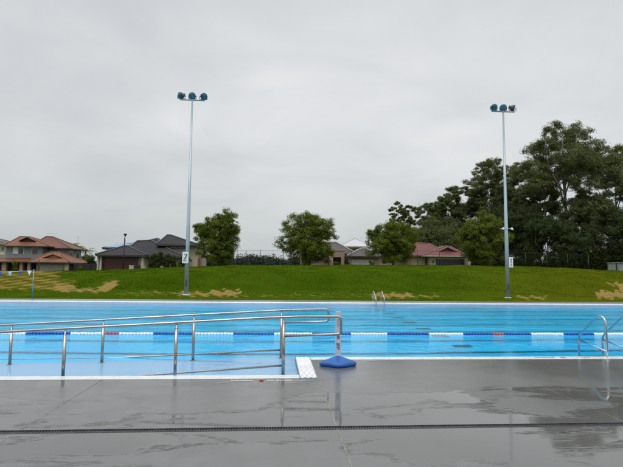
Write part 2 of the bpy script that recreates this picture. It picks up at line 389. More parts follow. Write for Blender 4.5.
# ------------------------------------------------------------------ pool deck, coping, shell, water
DY = 4.97
deck = MB()
def sheet(mb, x0, x1, y0, y1, z=0., n=1): mb.quad((x0, y0, z), (x1, y0, z), (x1, y1, z), (x0, y1, z))
sheet(deck, DX0, DX1, DY0, DY-.05); sheet(deck, DX0, DX1, DY+.05, YS)
sheet(deck, XR, DX1, YS, YN-.3)
sheet(deck, PX1+.3, DX1, YN-.3, DFAR); sheet(deck, DX0, PX0-.3, YS, DFAR)
deck.box(DX0, DX1, DY-.05, DY+.05, -.12, -.11)
deck.quad((DX0, DY-.05, -.11), (DX1, DY-.05, -.11), (DX1, DY-.05, 0), (DX0, DY-.05, 0))
deck.quad((DX0, DY+.05, 0), (DX1, DY+.05, 0), (DX1, DY+.05, -.11), (DX0, DY+.05, -.11))
dk = deck.build('pool_deck', m_deck); tag(dk, kind='structure')
fd = MB(); sheet(fd, PX0-.3, PX1+.3, YF+.32, DFAR+.02, .0); tag(fd.build('far_pool_deck', m_far), kind='structure')
j = MB(); jf = MB(); m_saw = mat('saw_cut_joint', (.20, .20, .19), .4, vary=.3, scale=5)
for k in range(-9, 14):
    x = XR+k*3.17 if k != 0 else XR
    if x < DX0 or x > DX1: continue
    wob = .004
    y1 = YS if x < XR-.1 else YN-.3
    jj, hw_ = (j, .007) if k == 0 else (jf, .004)
    sheet(jj, x-hw_, x+hw_, DY+.052, y1-.01, .002); sheet(jj, x-hw_, x+hw_, DY0, DY-.052, .002)
jo = j.build('expansion_joint', m_caulk, dk)
jf.build('saw_cut', m_saw, dk)
# diagonal hairline scratch/joint on the right slab is part of the same sealant

# coping (white tile band, small fall into the water)
cp = MB(); uw = MB()
def cope(x0, x1, y0, y1, water):
    """band with its top 3 mm proud; the side named in water slopes under the surface"""
    z = .003; d = .05
    X0, X1, Y0, Y1 = x0, x1, y0, y1
    cp.quad((x0, y0, z), (x1, y0, z), (x1, y1, z), (x0, y1, z))
    if water == 'far': cp.quad((x0, y1, z), (x1, y1, z), (x1, y1+d, -.10), (x0, y1+d, -.10)); uw.quad((x0, y1+d, -.10), (x1, y1+d, -.10), (x1, y1+d, -1.5), (x0, y1+d, -1.5))
    if water == 'near': cp.quad((x0, y0-d, -.06), (x1, y0-d, -.06), (x1, y0, z), (x0, y0, z)); uw.quad((x0, y0-d, -1.5), (x1, y0-d, -1.5), (x1, y0-d, -.06), (x0, y0-d, -.06))
cope(PX0, .36, YS, YS+.24, 'far'); cope(.64+.003, PX1, YN-.30, YN-.04, 'far'); cope(PX0, PX1, YF+.06, YF+.32, 'near')
# end of the ramp: grated overflow panel
cpo = cp.build('pool_coping', m_cope); tag(cpo, kind='structure'); uw.build('basin_wall', m_pool, cpo)
gp = MB(); sheet(gp, .36, XR, YS, YN-.04, .003)
m_panel = mat('ribbed_panel_base', (.20, .21, .22), .4, vary=.06)
gpo = gp.build('grate_panel', m_panel, cpo)
rb = MB(); yy = YS-.25
def ribq(y):
    # diagonal rib across the panel, clipped to it
    p = []; x0, x1 = .375, XR-.015; sl = 1.0
    ya, yb = y, y+(x1-x0)*sl
    w = .024
    ya_, yb_ = max(ya, YS+.02), min(yb, YN-.06)
    if yb_-ya_ < .03: return
    xa = x0+(ya_-ya)/sl; xb = x0+(yb_-ya)/sl
    rb.add([(xa, ya_, .0035), (xa, ya_+w, .012), (xb, yb_+w, .012), (xb, yb_, .0035), (xa, ya_+2*w, .0035), (xb, yb_+2*w, .0035)], [(0, 3, 2, 1), (1, 2, 5, 4)])
while yy < YN: ribq(yy); yy += .085
rb.build('rib', m_white, gpo)
# end wall of the panel towards the basin
ew = MB(); ew.quad((.36, YN-.04, .003), (XR, YN-.04, .003), (XR, YN+.01, -1.5), (.36, YN+.01, -1.5)); ew.build('panel_wall', m_pool, cpo)
# shell
RX = .36
sh = MB(); FZ = -1.30
sheet(sh, PX0, PX1, YN-.1, YF+.2, FZ)
sh.quad((PX1, YN-.1, FZ), (PX1, YF+.2, FZ), (PX1, YF+.2, .0), (PX1, YN-.1, .0)); sh.quad((PX0, YF+.2, FZ), (PX0, YS, FZ), (PX0, YS, 0), (PX0, YF+.2, 0))
shell = sh.build('pool_floor', m_pool); tag(shell, kind='structure')
rp = MB(); xa, za, xb, zb = RX, -.055, -17.5, -1.29
YR0, YR1 = YS+.22, 9.3
rp.quad((xb, YR0, zb), (xa, YR0, za), (xa, YR1, za), (xb, YR1, zb)); rp.quad((PX0, YR0, zb), (xb, YR0, zb), (xb, YR1, zb), (PX0, YR1, zb))
rpo = rp.build('ramp_floor', m_ramp); tag(rpo, kind='structure')
rw = MB(); rw.add([(xb, YR1, zb), (xa, YR1, za), (xa, YR1+.0, FZ)], [(0, 2, 1)]); rw.build('ramp_side', m_pool, rpo)
ll = MB()
for k in range(8): 
    y = 11.9+1.74*k
    sheet(ll, PX0+2, PX1-2, y-.10, y+.10, FZ+.004)
ll.build('lane_line', m_line, shell)
gr = MB()
for k in range(7):
    y = 12.77+1.74*k
    sheet(gr, 4.85, 5.35, y-.16, y+.16, FZ+.006)
gr.build('floor_grate', m_line, shell)
wt = MB()
def wsheet(x0, x1, y0, y1): sheet(wt, x0, x1, y0, y1, WL)
wt.add([(PX0, YS+.245, WL), (RX, YS+.245, WL), (RX, YN-.03, WL), (PX1, YN-.03, WL), (PX1, YF+.05, WL), (PX0, YF+.05, WL), (PX0, YN-.03, WL)],
       [(0, 1, 2, 6), (6, 2, 3, 4, 5)])
tag(wt.build('pool_water', m_water), kind='structure')

# painted lettering on the deck and on the coping
def text(body, x, y, z, size, m, parent, name='lettering', rot=(0, 0, 0), sx=1.):
    cu = bpy.data.curves.new(name, 'FONT'); cu.body = body; cu.size = size; cu.align_x = 'CENTER'; cu.align_y = 'CENTER'; cu.extrude = .001; cu.offset = size*.012
    cu.materials.append(m); o = bpy.data.objects.new(name, cu); col.objects.link(o); o.location = (x, y, z); o.rotation_euler = rot; o.scale = (sx, 1, 1)
    o.parent = parent
    base = Vector((0, 0, 0)); q = parent
    while q: base += Vector(q.location); q = q.parent
    o.location = Vector((x, y, z))-base
    return o
m_red = mat('red_paint', (.55, .04, .03), .4, vary=.05); m_black = mat('black_paint', (.02, .02, .022), .4, vary=.1)
m_navy = mat('navy_print', (.01, .07, .30), .4, vary=.05)
yt = 7.10
text('CAUTION', X(244, yt), yt, .006, .07, m_white, dk); text('NO DIVING', X(281, yt), yt, .006, .07, m_white, dk)
rr = MB(); rr.tube([(X(263.5, yt)+.03*math.cos(a), yt+.035*math.sin(a), .005) for a in np.linspace(0, 2*PI, 25)], .006, 4, cap=False); rr.build('symbol', m_red, dk)
yk = YN-.17
text('NO DIVING', X(547, yk)-.1, yk, .006, .075, m_black, cpo); text('1.3 m', X(582, yk), yk, .006, .075, m_black, cpo)
rr = MB(); rr.tube([(X(560, yk)+.04*math.cos(a), yk+.045*math.sin(a), .006) for a in np.linspace(0, 2*PI, 25)], .006, 4, cap=False); rr.build('symbol', m_red, cpo)

# drain
dr = thing('drain_channel', 'long slotted drain with dark grating set across the wet concrete', 'drain', (0, DY, 0))
fmb = MB(); GX0, GX1 = -9.0, 12.0
fmb.box(GX0, GX1, DY-.0495, DY-.043, -.05, .004); fmb.box(GX0, GX1, DY+.043, DY+.0495, -.05, .004); fmb.build('frame', m_grframe, dr)
gb = MB(); x = GX0
while x < GX1: gb.box(x, x+.013, DY-.0425, DY+.0425, -.02, -.003); x += .028
gb.box(GX0, GX1, DY-.006, DY+.006, -.03, -.004); gb.build('grating', m_grate, dr)

# ------------------------------------------------------------------ handrails
def rail(label, Y, top, loop, posts, low, r=.021):
    base = P(loop[0][0], 372, Y)
    th = thing('ramp_handrail', label, 'handrail', (base.x, Y, 0), 'stainless handrails of the pool ramp')
    pts = [P(a, b_, Y) for a, b_ in top]+[P(a, b_, Y) for a, b_ in loop]
    MB().tube(round_path(pts, .07, 6), r, 12).build('top_rail', m_steel, th)
    def ztop(x):
        q = sorted([(p.x, p.z) for p in pts[:len(top)+1]]); return float(np.interp(x, [a for a, _ in q], [c for _, c in q]))
    def zfloor(x): return float(np.interp(x, [-17.5, RX], [-1.29, -.055]))
    for ppx, pby in posts:
        x = P(ppx, pby, Y).x; zt = ztop(x); zf = zfloor(x)
        p = MB(); p.tube([(x, Y, zf), (x, Y, zt-.10)], .026, 14); p.lathe((x, Y, zt-.10), [(.026, 0), (.024, .012), (.012, .02), (.011, .085)], 12)
        p.build('post', m_steel, th)
        MB().lathe((x, Y, zf), [(.055, 0), (.055, .008), (.03, .014)], 18).build('base_flange', m_steel, th)
    a, c = P(*low[0], Y), P(*low[1], Y); sl = (a.z-c.z)/(a.x-c.x); xe = -6.2
    MB().tube([a, (xe, Y, a.z+sl*(xe-a.x))], .016, 10).build('lower_rail', m_steel, th)
rail('near stainless handrail along the pool ramp, closest to the wet deck', 7.69,
     [(-60, 335.2), (0, 332.2), (80, 327.9), (200, 321.4), (262, 318.0), (300, 316.6)], [(341, 316.6), (341, 334.2), (284, 336)],
     [(-50, 377), (63, 375), (175, 373), (283, 372)], [(283, 365.5), (165, 374)])
rail('far stainless handrail along the pool ramp, standing in the water', 9.2,
     [(-60, 328.5), (0, 325.4), (80, 321.2), (200, 314.6), (270, 311.0), (290, 310.0)], [(328.5, 309.3), (328.5, 321.5), (282, 322.8)],
     [(-80, 358), (10, 358), (102, 357), (193, 356), (281, 355)], [(281, 350), (192, 354.3)])

# ------------------------------------------------------------------ ladders
def ladder(label, x0, sp_, yd, s, h, group):
    """two stainless stanchions (deck foot at yd, arc over to the water side by s*len) and treads"""
    th = thing('pool_ladder', label, 'ladder', (x0, yd, 0), group)
    for x in (x0, x0+sp_):
        w_ = yd+s*.86
        pts = [(x, yd, 0), (x, yd, h*.84), (x, yd+s*.06, h*.97), (x, yd+s*.16, h), (x, yd+s*.26, h*.96), (x, w_-s*.04, h*.42), (x, w_, h*.32), (x, w_, -1.1)]
        r_ = MB(); r_.tube(round_path(pts, .08, 5), .02, 12); o = r_.build('grab_rail', m_steel2, th)
        MB().lathe((x, yd, .003), [(.06, 0), (.06, .012), (.03, .02)], 18).build('base_flange', m_white, th)
        MB().tube([(x, yd+.0, .13), (x, w_, .24)], .014, 10).build('brace', m_steel2, th)
    for z in (-.3, -.6, -.9): MB().box(x0, x0+sp_, yd+s*.86-.05, yd+s*.86+.05, z, z+.03, .005).build('tread', m_steel2, th)
ladder('near pool ladder with arched steel rails on the right deck edge', X(604.5, 8.78), .53, 8.80, 1, .80, 'pool ladders')
ladder('small pool ladder standing at the far edge below the grass bank', X(372.8, 25.3)+.05, .45, 25.55, -1, .62, 'pool ladders')

# ------------------------------------------------------------------ lane rope
blue_f = mat('blue_float', (.006, .035, .36), .45, vary=.1); white_f = mat('white_float', (.80, .82, .84), .35, vary=.04); red_f = mat('red_float', (.55, .03, .04), .35, vary=.08)
YRp = 12.55; lr = thing('lane_rope', 'floating lane rope in blue, white and red bands across the pool', 'lane rope', (0, YRp, WL))
MB().tube([(PX0, YRp, WL+.005), (PX1, YRp, WL+.005)], .006, 6).build('cable', m_steel, lr)
bnd = [(-130, 'b'), (-92, 'w'), (-54, 'b'), (-12, 'w'), (30, 'b'), (74, 'w'), (108, 'r'), (122, 'w'), (156, 'b'), (196, 'w'), (235, 'b'), (275, 'w'), (313, 'b'), (351, 'w'), (387, 'b'), (428, 'w'), (462, 'b'), (491, 'r'), (502, 'b'), (529, 'w'), (561, 'b'), (591, 'w'), (626, 'b'), (660, 'w'), (694, 'b'), (728, None)]
rnd = random.Random(3)
for i in range(len(bnd)-1):
    x0, x1 = X(bnd[i][0], YRp), X(bnd[i+1][0], YRp); n = max(1, round((x1-x0)/.085)); st_ = (x1-x0)/n
    f_ = MB()
    for k in range(n):
        xc = x0+(k+.5)*st_; hw = st_*.44; dz = rnd.uniform(-.004, .004); ra = .050
        f_.lathe((xc, YRp, WL+.004+dz), [(ra*.45, -hw), (ra*.95, -hw*.85), (ra, -hw*.6), (ra*.72, -hw*.2), (ra*.72, hw*.2), (ra, hw*.6), (ra*.95, hw*.85), (ra*.45, hw)], 12, 'X')
    f_.build('float_band', {'b': blue_f, 'w': white_f, 'r': red_f}[bnd[i][1]], lr)

# ------------------------------------------------------------------ blue based marker by the rail
m_bluep = mat('blue_plastic', (.003, .085, .34), .45, vary=.05, spec=.5)
m_plate = mat('white_plastic_panel', (.46, .55, .66), .35, vary=.04)
mx_, my_ = (P(338, 366, 8.2).x), 8.2
mk = thing('marker_sign', 'slim white upright panel with blue print on a blue plastic base', 'marker sign', (mx_, my_, 0))
bm_ = MB(); N = 48; rings = []
for hgt, sc_ in ((0, .96), (.015, 1.02), (.04, 1.03), (.06, .98), (.078, .88), (.098, .70), (.122, .48), (.15, .25), (.162, .10)):
    ring = []
    for k in range(N):
        a = 2*PI*k/N; lobe = 1+.10*math.cos(4*a)*(sc_)
        ring.append((mx_+.285*sc_*lobe*math.cos(a), my_+.20*sc_*lobe*math.sin(a)+.0, hgt+.004))
    rings.append(ring)
vsr = [p for r_ in rings for p in r_]; fs = []
for i in range(len(rings)-1):
    for k in range(N): a, c = i*N+k, i*N+(k+1) % N; fs.append((a, c, c+N, a+N))
fs.append(tuple(range((len(rings)-1)*N, len(rings)*N)))
bm_.add(vsr, fs, True); bm_.build('base', m_bluep, mk)
ca = math.radians(0)
pz0, pz1 = .05, .93
pm = MB(); pm.box(mx_-.048, mx_+.048, my_-.012, my_+.012, pz0, pz1, .004); pn_ = pm.build('panel', m_plate, mk)
# print: swimmer-like mark and a vertical line of writing
yq = my_-.0135
m_pale = mat('pale_blue_print', (.16, .32, .62), .4, vary=.1)
def strokes(mm, cx, cz, s, data, w=.006):
    for poly in data: MB().tube([(cx+a*s, yq, cz+b_*s) for a, b_ in poly], w, 4).build('printed_mark', mm, pn_)
strokes(m_navy, mx_, .45, .03, [[(-.9, 3.2), (-.2, 3.8), (.5, 3.0), (-.3, 2.2), (.7, 1.4)], [(-.8, 1.9), (.2, 1.0), (.9, 1.6)], [(-.9, .6), (.1, .9), (.8, .3)]], .007)
strokes(m_navy, mx_, .33, .03, [[(-1, 2.0), (1, 1.4)], [(-1, 1.3), (1, .7)], [(-.9, .2), (.2, .8), (.8, .0), (-.1, -.5)], [(-.8, -.6), (.9, -1.0)], [(-.2, -1.7), (.8, -1.5)]], .006)
strokes(m_pale, mx_, .72, .03, [[(-.9, 2.2), (.9, 2.4)], [(-.9, 1.6), (.8, 1.4), (.9, .5)], [(-.9, .6), (.4, .2)], [(-.6, -.6), (.8, -.4)], [(-.9, -1.6), (.2, -1.1), (.9, -1.8)]], .004)

# ------------------------------------------------------------------ flag bunting and its post
m_teal = mat('teal_painted_post', (.10, .30, .38), .4, vary=.1)
bp = P(32.3, 296.6, 26.2); bz = Z(32.3, 270, 26.2)
bt = thing('flag_post', 'thin teal post at the far pool edge holding the flag line', 'post', (bp.x, 26.2, 0))
MB().tube([(bp.x, 26.2, 0), (bp.x, 26.2, bz)], .026, 10).build('pole', m_teal, bt)
MB().lathe((bp.x, 26.2, 0), [(.07, 0), (.07, .02), (.035, .04)], 14).build('base_collar', m_steel, bt)
MB().lathe((bp.x, 26.2, bz-.01), [(.03, 0), (.03, .04), (.01, .055)], 12).build('end_cap', m_teal, bt)
bl = thing('flag_bunting', 'line of small blue and white triangular flags over the far pool corner', 'bunting', (bp.x, 26.2, bz))
A = Vector((bp.x, 26.2, bz-.03)); B = Vector((bp.x-1.2, 7.6, bz+.0))
m_fb = mat('blue_flag_cloth', (.02, .07, .36), .7, vary=.1); m_fw = mat('white_flag_cloth', (.74, .78, .84), .7, vary=.04); m_fl = mat('pale_blue_flag_cloth', (.30, .55, .85), .7, vary=.04)
# the line runs on to the left over the shallow end
B = Vector((A.x-12.0, A.y-1.6, A.z+.04))
def lp(u): p = A.lerp(B, u); p.z -= .42*4*u*(1-u)*.5; return p
MB().tube([lp(k/30) for k in range(31)], .006, 5).build('cord', m_white, bl)
nfl = 26; L_ = (B-A); dirx = L_.normalized()
for k in range(nfl):
    u = (k+.45)/nfl; p = lp(u); hw = .10; q0 = lp(u-hw/L_.length); q1 = lp(u+hw/L_.length)
    tip = p+Vector((rnd.uniform(-.03, .03), rnd.uniform(-.05, .05), -.24)); th_ = Vector((dirx.y, -dirx.x, 0))*.004
    f_ = MB(); f_.add([q0-th_, q1-th_, tip-th_, q0+th_, q1+th_, tip+th_], [(0, 2, 1), (3, 4, 5), (0, 1, 4, 3), (1, 2, 5, 4), (2, 0, 3, 5)])
    f_.build('flag', (m_fw, m_fb, m_fl, m_fb)[k % 4], bl)

# ------------------------------------------------------------------ floodlight masts
m_galv = mat('galvanised_steel', (.40, .47, .50), .5, metal=.35, vary=.12, scale=1.0, stretch=(1, 1, .3))
m_lamp = mat('lamp_housing', (.05, .06, .075), .4, vary=.1); m_lens = mat('lamp_lens', (.02, .16, .24), .08, vary=.3, scale=9, spec=.8)
def mast(label, bpx, bpy_, tpx, tpy, Y, lamps, side, extra):
    b0 = P(bpx, bpy_, Y); b0.z = float(ground_z(b0.x, Y)); tp = P(tpx, tpy, Y); zt = tp.z
    th = thing('floodlight_mast', label, 'floodlight mast', b0, 'floodlight masts beyond the pool')
    x, z0 = b0.x, b0.z; x2 = tp.x
    MB().tube([(x, Y, z0), (x*.7+x2*.3, Y, z0+(zt-z0)*.3), (x2, Y, zt)], [.145, .115, .055], 14).build('pole', m_galv, th)
    MB().lathe((x, Y, z0-.02), [(.24, 0), (.24, .04), (.16, .07)], 18).build('base_plate', m_galv, th)
    hb = MB(); hb.box(x-.05, x+.05, Y-.155, Y-.12, z0+.55, z0+.95, .005); hb.build('access_hatch', m_lamp, th)
    al = .80
    MB().box(x2-al, x2+al, Y-.06, Y+.06, zt-.03, zt+.03, .01).build('crossarm', m_galv, th)
    for k, (dx, yaw, tilt) in enumerate(lamps):
        lx = x2+dx; R = Matrix.Rotation(math.radians(yaw), 4, 'Z') @ Matrix.Rotation(math.radians(tilt), 4, 'X') @ Matrix.Scale(.76, 4)
        c = Vector((lx, Y, zt+.27))
        def tr(mb): mb.v = [tuple(c+(R @ Vector(p))) for p in mb.v]; return mb
        # drum housing facing -Y, tilted down
        h_ = MB(); h_.lathe((0, 0, 0), [(.29, -.16), (.30, -.14), (.30, -.06), (.26, .06), (.17, .20), (.12, .24)], 20, 'Y')
        h_.box(-.12, .12, .2, .34, -.12, .14, .02); fl = tr(h_).build('floodlight', m_lamp, th)
        l_ = MB(); l_.lathe((0, 0, 0), [(.26, -.175), (.24, -.19), (.1, -.2)], 20, 'Y'); tr(l_).build('lens', m_lens, fl)
        y_ = MB(); y_.tube([(lx-.24, Y, zt+.27), (lx-.24, Y, zt+.08), (lx, Y, zt+.03), (lx+.24, Y, zt+.08), (lx+.24, Y, zt+.27)], .025, 6); y_.build('yoke', m_lamp, fl)
    return th, x, x2, z0, zt
def notice(th, px0, px1, py0, py1, Y, data, red):
    a, c = P(px0, py1, Y), P(px1, py0, Y)
    n = MB(); n.box(a.x, c.x, Y-.02, Y, a.z, c.z); no = n.build('notice', m_white, th)
    global yq; yq = Y-.024; cx, cz, s = (a.x+c.x)/2, (a.z+c.z)/2, (c.x-a.x)/2
    for poly in data: MB().tube([(cx+u*s, yq, cz+w_*s) for u, w_ in poly], .016, 4).build('printed_mark', m_black, no)
    for poly in red: MB().tube([(cx+u*s, yq-.002, cz+w_*s) for u, w_ in poly], .018, 4).build('printed_mark', m_red, no)
YM = 30.0
th, x, x2, z0, zt = mast('left floodlight mast with three lamps, rising beside the dark roofed house', 186, 296.5, 192.3, 100.0, YM,
     [(-.70, -42, 22), (.0, 0, 18), (.70, 40, 20)], -1, None)
notice(th, 182.2, 188.6, 251.8, 263.2, YM-.2, [[(-.35, .9), (.1, 1.2), (.5, .8), (.2, .1), (-.3, -.3), (-.5, -.9), (-.1, -1.2), (.4, -.9)], [(.6, 1.3), (.2, .6), (-.15, -.1), (-.5, -1.1)], [(-.35, -.3), (.45, -.3)]], [[(-.6, -1.0), (-.4, -.7)]])
th, x, x2, z0, zt = mast('right floodlight mast with three lamps, rising in front of the gum trees', 508, 299.2, 503.2, 111.5, YM,
     [(-.66, 10, 18), (.0, -20, 18), (.66, 62, 20)], 1, None)
notice(th, 509.0, 512.8, 257.2, 267.4, YM-.2, [[(-.4, 1.6), (.4, 1.6), (-.3, .9), (.4, .9)], [(-.4, .2), (.4, .3), (.3, -.3), (-.4, -.3)], [(-.4, -1.0), (.4, -1.0), (.4, -1.7), (-.4, -1.7)]], [])
zb_ = Z(505, 229, YM); xb_ = X(506.4, YM)
cb = MB(); cb.tube([(xb_-.42, YM-.12, zb_), (xb_+.38, YM-.12, zb_+.02)], .022, 8); cbo = cb.build('speaker_bracket', m_galv, th)
for s_ in (-1, 1):
    MB().lathe((xb_+s_*.30, YM-.28, zb_), [(.07, -.04), (.08, -.02), (.035, .09), (.035, .15)], 14, 'Y').build('horn_speaker', m_white, cbo)

# ------------------------------------------------------------------ leaves and trees
def leaf_quads(rg, cen, nrm_bias, size, aspect):
    n = len(cen); nr = rg.normal(size=(n, 3)); nr /= np.linalg.norm(nr, axis=1, keepdims=True)+1e-9
    nr = nr+nrm_bias; nr /= np.linalg.norm(nr, axis=1, keepdims=True)+1e-9
    r = rg.normal(size=(n, 3)); u = np.cross(nr, r); u /= np.linalg.norm(u, axis=1, keepdims=True)+1e-9; v_ = np.cross(nr, u)
    s = (size*rg.uniform(.6, 1.35, n))[:, None]; u = u*s*aspect; v_ = v_*s
    q = np.stack([cen-u, cen-v_*.6+u*.1, cen+u, cen+v_*.6+u*.1], 1)
    return q.reshape(-1, 3)
def foliage(name, m, parent, rg, clumps, n_per, size, aspect=1.5, dens=None, brk=0.):
    cs = []; bs = []
    for (c, r) in clumps:
        vol = r[0]*r[1]*r[2]; k = max(12, int(n_per*(r[0]*r[1])/dens if dens else n_per))
        d = rg.normal(size=(k, 3)); d /= np.linalg.norm(d, axis=1, keepdims=True)
        rad = rg.uniform(0, 1, k)**.45*(1+.18*rg.normal(size=k))
        wob = 1+.25*np.sin(d[:, 0]*5+c[0])*np.sin(d[:, 1]*5+c[1]*2)*np.sin(d[:, 2]*4+c[2])
        cs.append(np.array(c)+d*(rad*wob)[:, None]*np.array(r)); bs.append(d*.55+np.array([0, 0, .35]))
    cen = np.concatenate(cs); bb = np.concatenate(bs); s_ = brk
    if s_:
        w3 = np.sin(cen[:, 0]*s_+np.sin(cen[:, 2]*s_*1.3)*1.5)*np.sin(cen[:, 1]*s_*1.1+1.3)*np.sin(cen[:, 2]*s_*1.4+cen[:, 0]*s_*.4)
        k_ = w3 > -.28+.1*rg.normal(size=len(cen)); cen = cen[k_]; bb = bb[k_]
    bs = [bb]; q = leaf_quads(rg, cen, np.concatenate(bs), size, aspect)
    me = np_mesh(name, q, np.arange(len(q)).reshape(-1, 4), m)
    o = bpy.data.objects.new(name, me); col.objects.link(o); o.parent = parent; return o

def tree(name, label, cat, group, x, y, H, W, seed, mleaf, mbark, style='gum', n_cl=60, n_per=300, leaf=.2, lean=0., tr=.3, depth=None, low=.3, gap=1.0, lobes=14, lobe_r=(.12, .20), clump_r=(.035, .07)):
    rg = np.random.default_rng(seed); z0 = float(ground_z(x, y))-.05
    root = thing(name, label, cat, (x, y, z0), group); dpt = depth or W*.85
    rx, ry = W/2, dpt/2; clumps = []
    # trunk
    th_ = H*(.80 if style == 'gum' else .62); tp = []
    for k in range(7):
        u = k/6; tp.append(Vector((lean*u*u*W+math.sin(u*4+seed)*.012*H, math.cos(u*3+seed)*.01*H, th_*u)))
    wood = MB(); r0 = tr; wood.tube(tp, [r0*(1.15-.95*k/6) for k in range(7)], 9)
    zc, hz_ = (H+low*H)/2, (H-low*H)/2
    skel = [(Vector(p), r0*(1.1-.95*i/6)) for i, p in enumerate(tp) if i >= 2]
    nl = 8 if style == 'gum' else 7; tips = []
    for k in range(nl):
        u0 = rg.uniform(.35 if style == 'gum' else .25, .92); i = int(u0*6); fr_ = u0*6-i; s_ = tp[i].lerp(tp[min(6, i+1)], fr_)
        ang = 2*PI*(k*.382+rg.uniform(-.05, .05)); el = rg.uniform(.1, .95)
        tgt = Vector((lean*W*.5+rx*.72*math.cos(ang)*math.cos(el*.9), ry*.72*math.sin(ang)*math.cos(el*.9), zc+hz_*(.85*math.sin(el*1.4)-.25)))
        if tgt.z < s_.z+.3: tgt.z = s_.z+.1*H
        mid = s_.lerp(tgt, .5)+Vector((rg.uniform(-.03, .03)*W, rg.uniform(-.03, .03)*W, -.03*H)); pts = []
        for q in range(6): w_ = q/5; pts.append(s_*(1-w_)**2+mid*2*w_*(1-w_)+tgt*w_*w_)
        rr_ = r0*(.55-.25*u0); wood.tube(pts, [rr_*(1-.14*q) for q in range(6)], 6)
        skel += [(p, rr_*(1-.14*q)) for q, p in enumerate(pts) if q >= 2]
    sp_ = np.array([list(p) for p, _ in skel]); sr = [r for _, r in skel]
    # big lobes spread over the crown, each a dome of small leaf clumps, with air between them
    gum = style == 'gum'; nlo = lobes; L_ = []
    for t_ in range(nlo*40):
        if len(L_) >= nlo: break
        d = rg.normal(size=3)
        if gum and t_ % 2: d[2] = abs(d[2])*.9
        d /= np.linalg.norm(d); rad = rg.uniform(.5, .94) if len(L_) else .3
        zf = d[2]*rad
        wid = 1.0 if zf > -.1 else (1+.55*(zf+.1) if gum else 1.0)
        c = np.array([lean*W*(.5+.3*zf)+d[0]*rad*rx*wid*.88, d[1]*rad*ry*wid*.88, zc+zf*hz_*.90])
        lr_ = W*rg.uniform(*lobe_r)
        if any(np.linalg.norm((c-o_[0])*np.array([1, .8, 1.25])) < (lr_+o_[1])*.62*gap for o_ in L_): continue
        L_.append((c, lr_))
    for c, lr_ in L_:
        j_ = int(np.argmin(((sp_-c)**2).sum(1)*(1+.6*(sp_[:, 2] > c[2])))); a = skel[j_][0]; pe = Vector(c)-Vector((0, 0, lr_*.35))
        mid = a.lerp(pe, .5)+Vector((0, 0, -.02*H)); rr_ = max(.03, min(sr[j_]*.6, tr*.35)); arm = []
        for q in range(5): w_ = q/4; arm.append(a*(1-w_)**2+mid*2*w_*(1-w_)+pe*w_*w_)
        wood.tube(arm, [rr_*(1-.16*q) for q in range(5)], 5, cap=False)
        for q in range(max(3, int(n_cl/nlo*rg.uniform(.7, 1.3)))):
            d = rg.normal(size=3); d[2] = d[2]*.8+.25; d /= np.linalg.norm(d); rr2 = lr_*rg.uniform(.55, 1.0)
            p = c+d*rr2*np.array([1, 1, .85 if gum else .95]); cr = W*rg.uniform(*clump_r)
            clumps.append((tuple(p), (cr*1.2, cr*1.15, cr*(.80 if gum else .95))))
            if q % 2 == 0: wood.tube([pe, pe.lerp(Vector(p), .55)+Vector((0, 0, -.03*lr_)), Vector(p)], [rr_*.36, rr_*.25, rr_*.1], 4, cap=False)
    wo = wood.build('trunk', mbark, root, loc=(0, 0, 0))
    dens = (W*(clump_r[0]+clump_r[1])/2)**2
    foliage('crown', mleaf, root, rg, clumps, n_per, leaf, 1.7 if style == 'gum' else 1.2, dens, 34/W if gum else 22/W)
    return root
def zt(px, py, Y): return Z(px, py, Y)
def tree_px(name, label, cat, group, cx, top, wpx, Y, seed, ml, mb, **kw):
    x = X(cx, Y); g_ = float(ground_z(x, Y)); H = (Z(cx, top, Y)-g_)*1.06; W = wpx*Y/F*1.1
    return tree(name, label, cat, group, x, Y, H, W, seed, ml, mb, **kw)

G = 'rounded park trees standing along the crest'
pk = dict(style='round', n_cl=430, n_per=180, leaf=.048, low=-.04, gap=.56, tr=.13, lobes=36, lobe_r=(.13, .21), clump_r=(.04, .075))
tree_px('park_tree', 'rounded green tree just right of the left floodlight mast', 'tree', G, 218.5, 209.5, 46, 49, 11, m_leaf_park, m_bark2, **pk)
tree_px('park_tree', 'broad twin topped green tree left of the beige portico house', 'tree', G, 309.5, 215.5, 51, 49, 12, m_leaf_park, m_bark2, **pk)
tree_px('park_tree', 'low spreading green tree left of the red roofed house', 'tree', G, 393, 223.5, 50, 49, 13, m_leaf_park, m_bark2, **dict(pk, low=.06))
tree_px('park_tree', 'bright green tree right of the red roofed house', 'tree', G, 483, 217.5, 46, 49, 14, m_leaf_park, m_bark2, **dict(pk, low=.06))

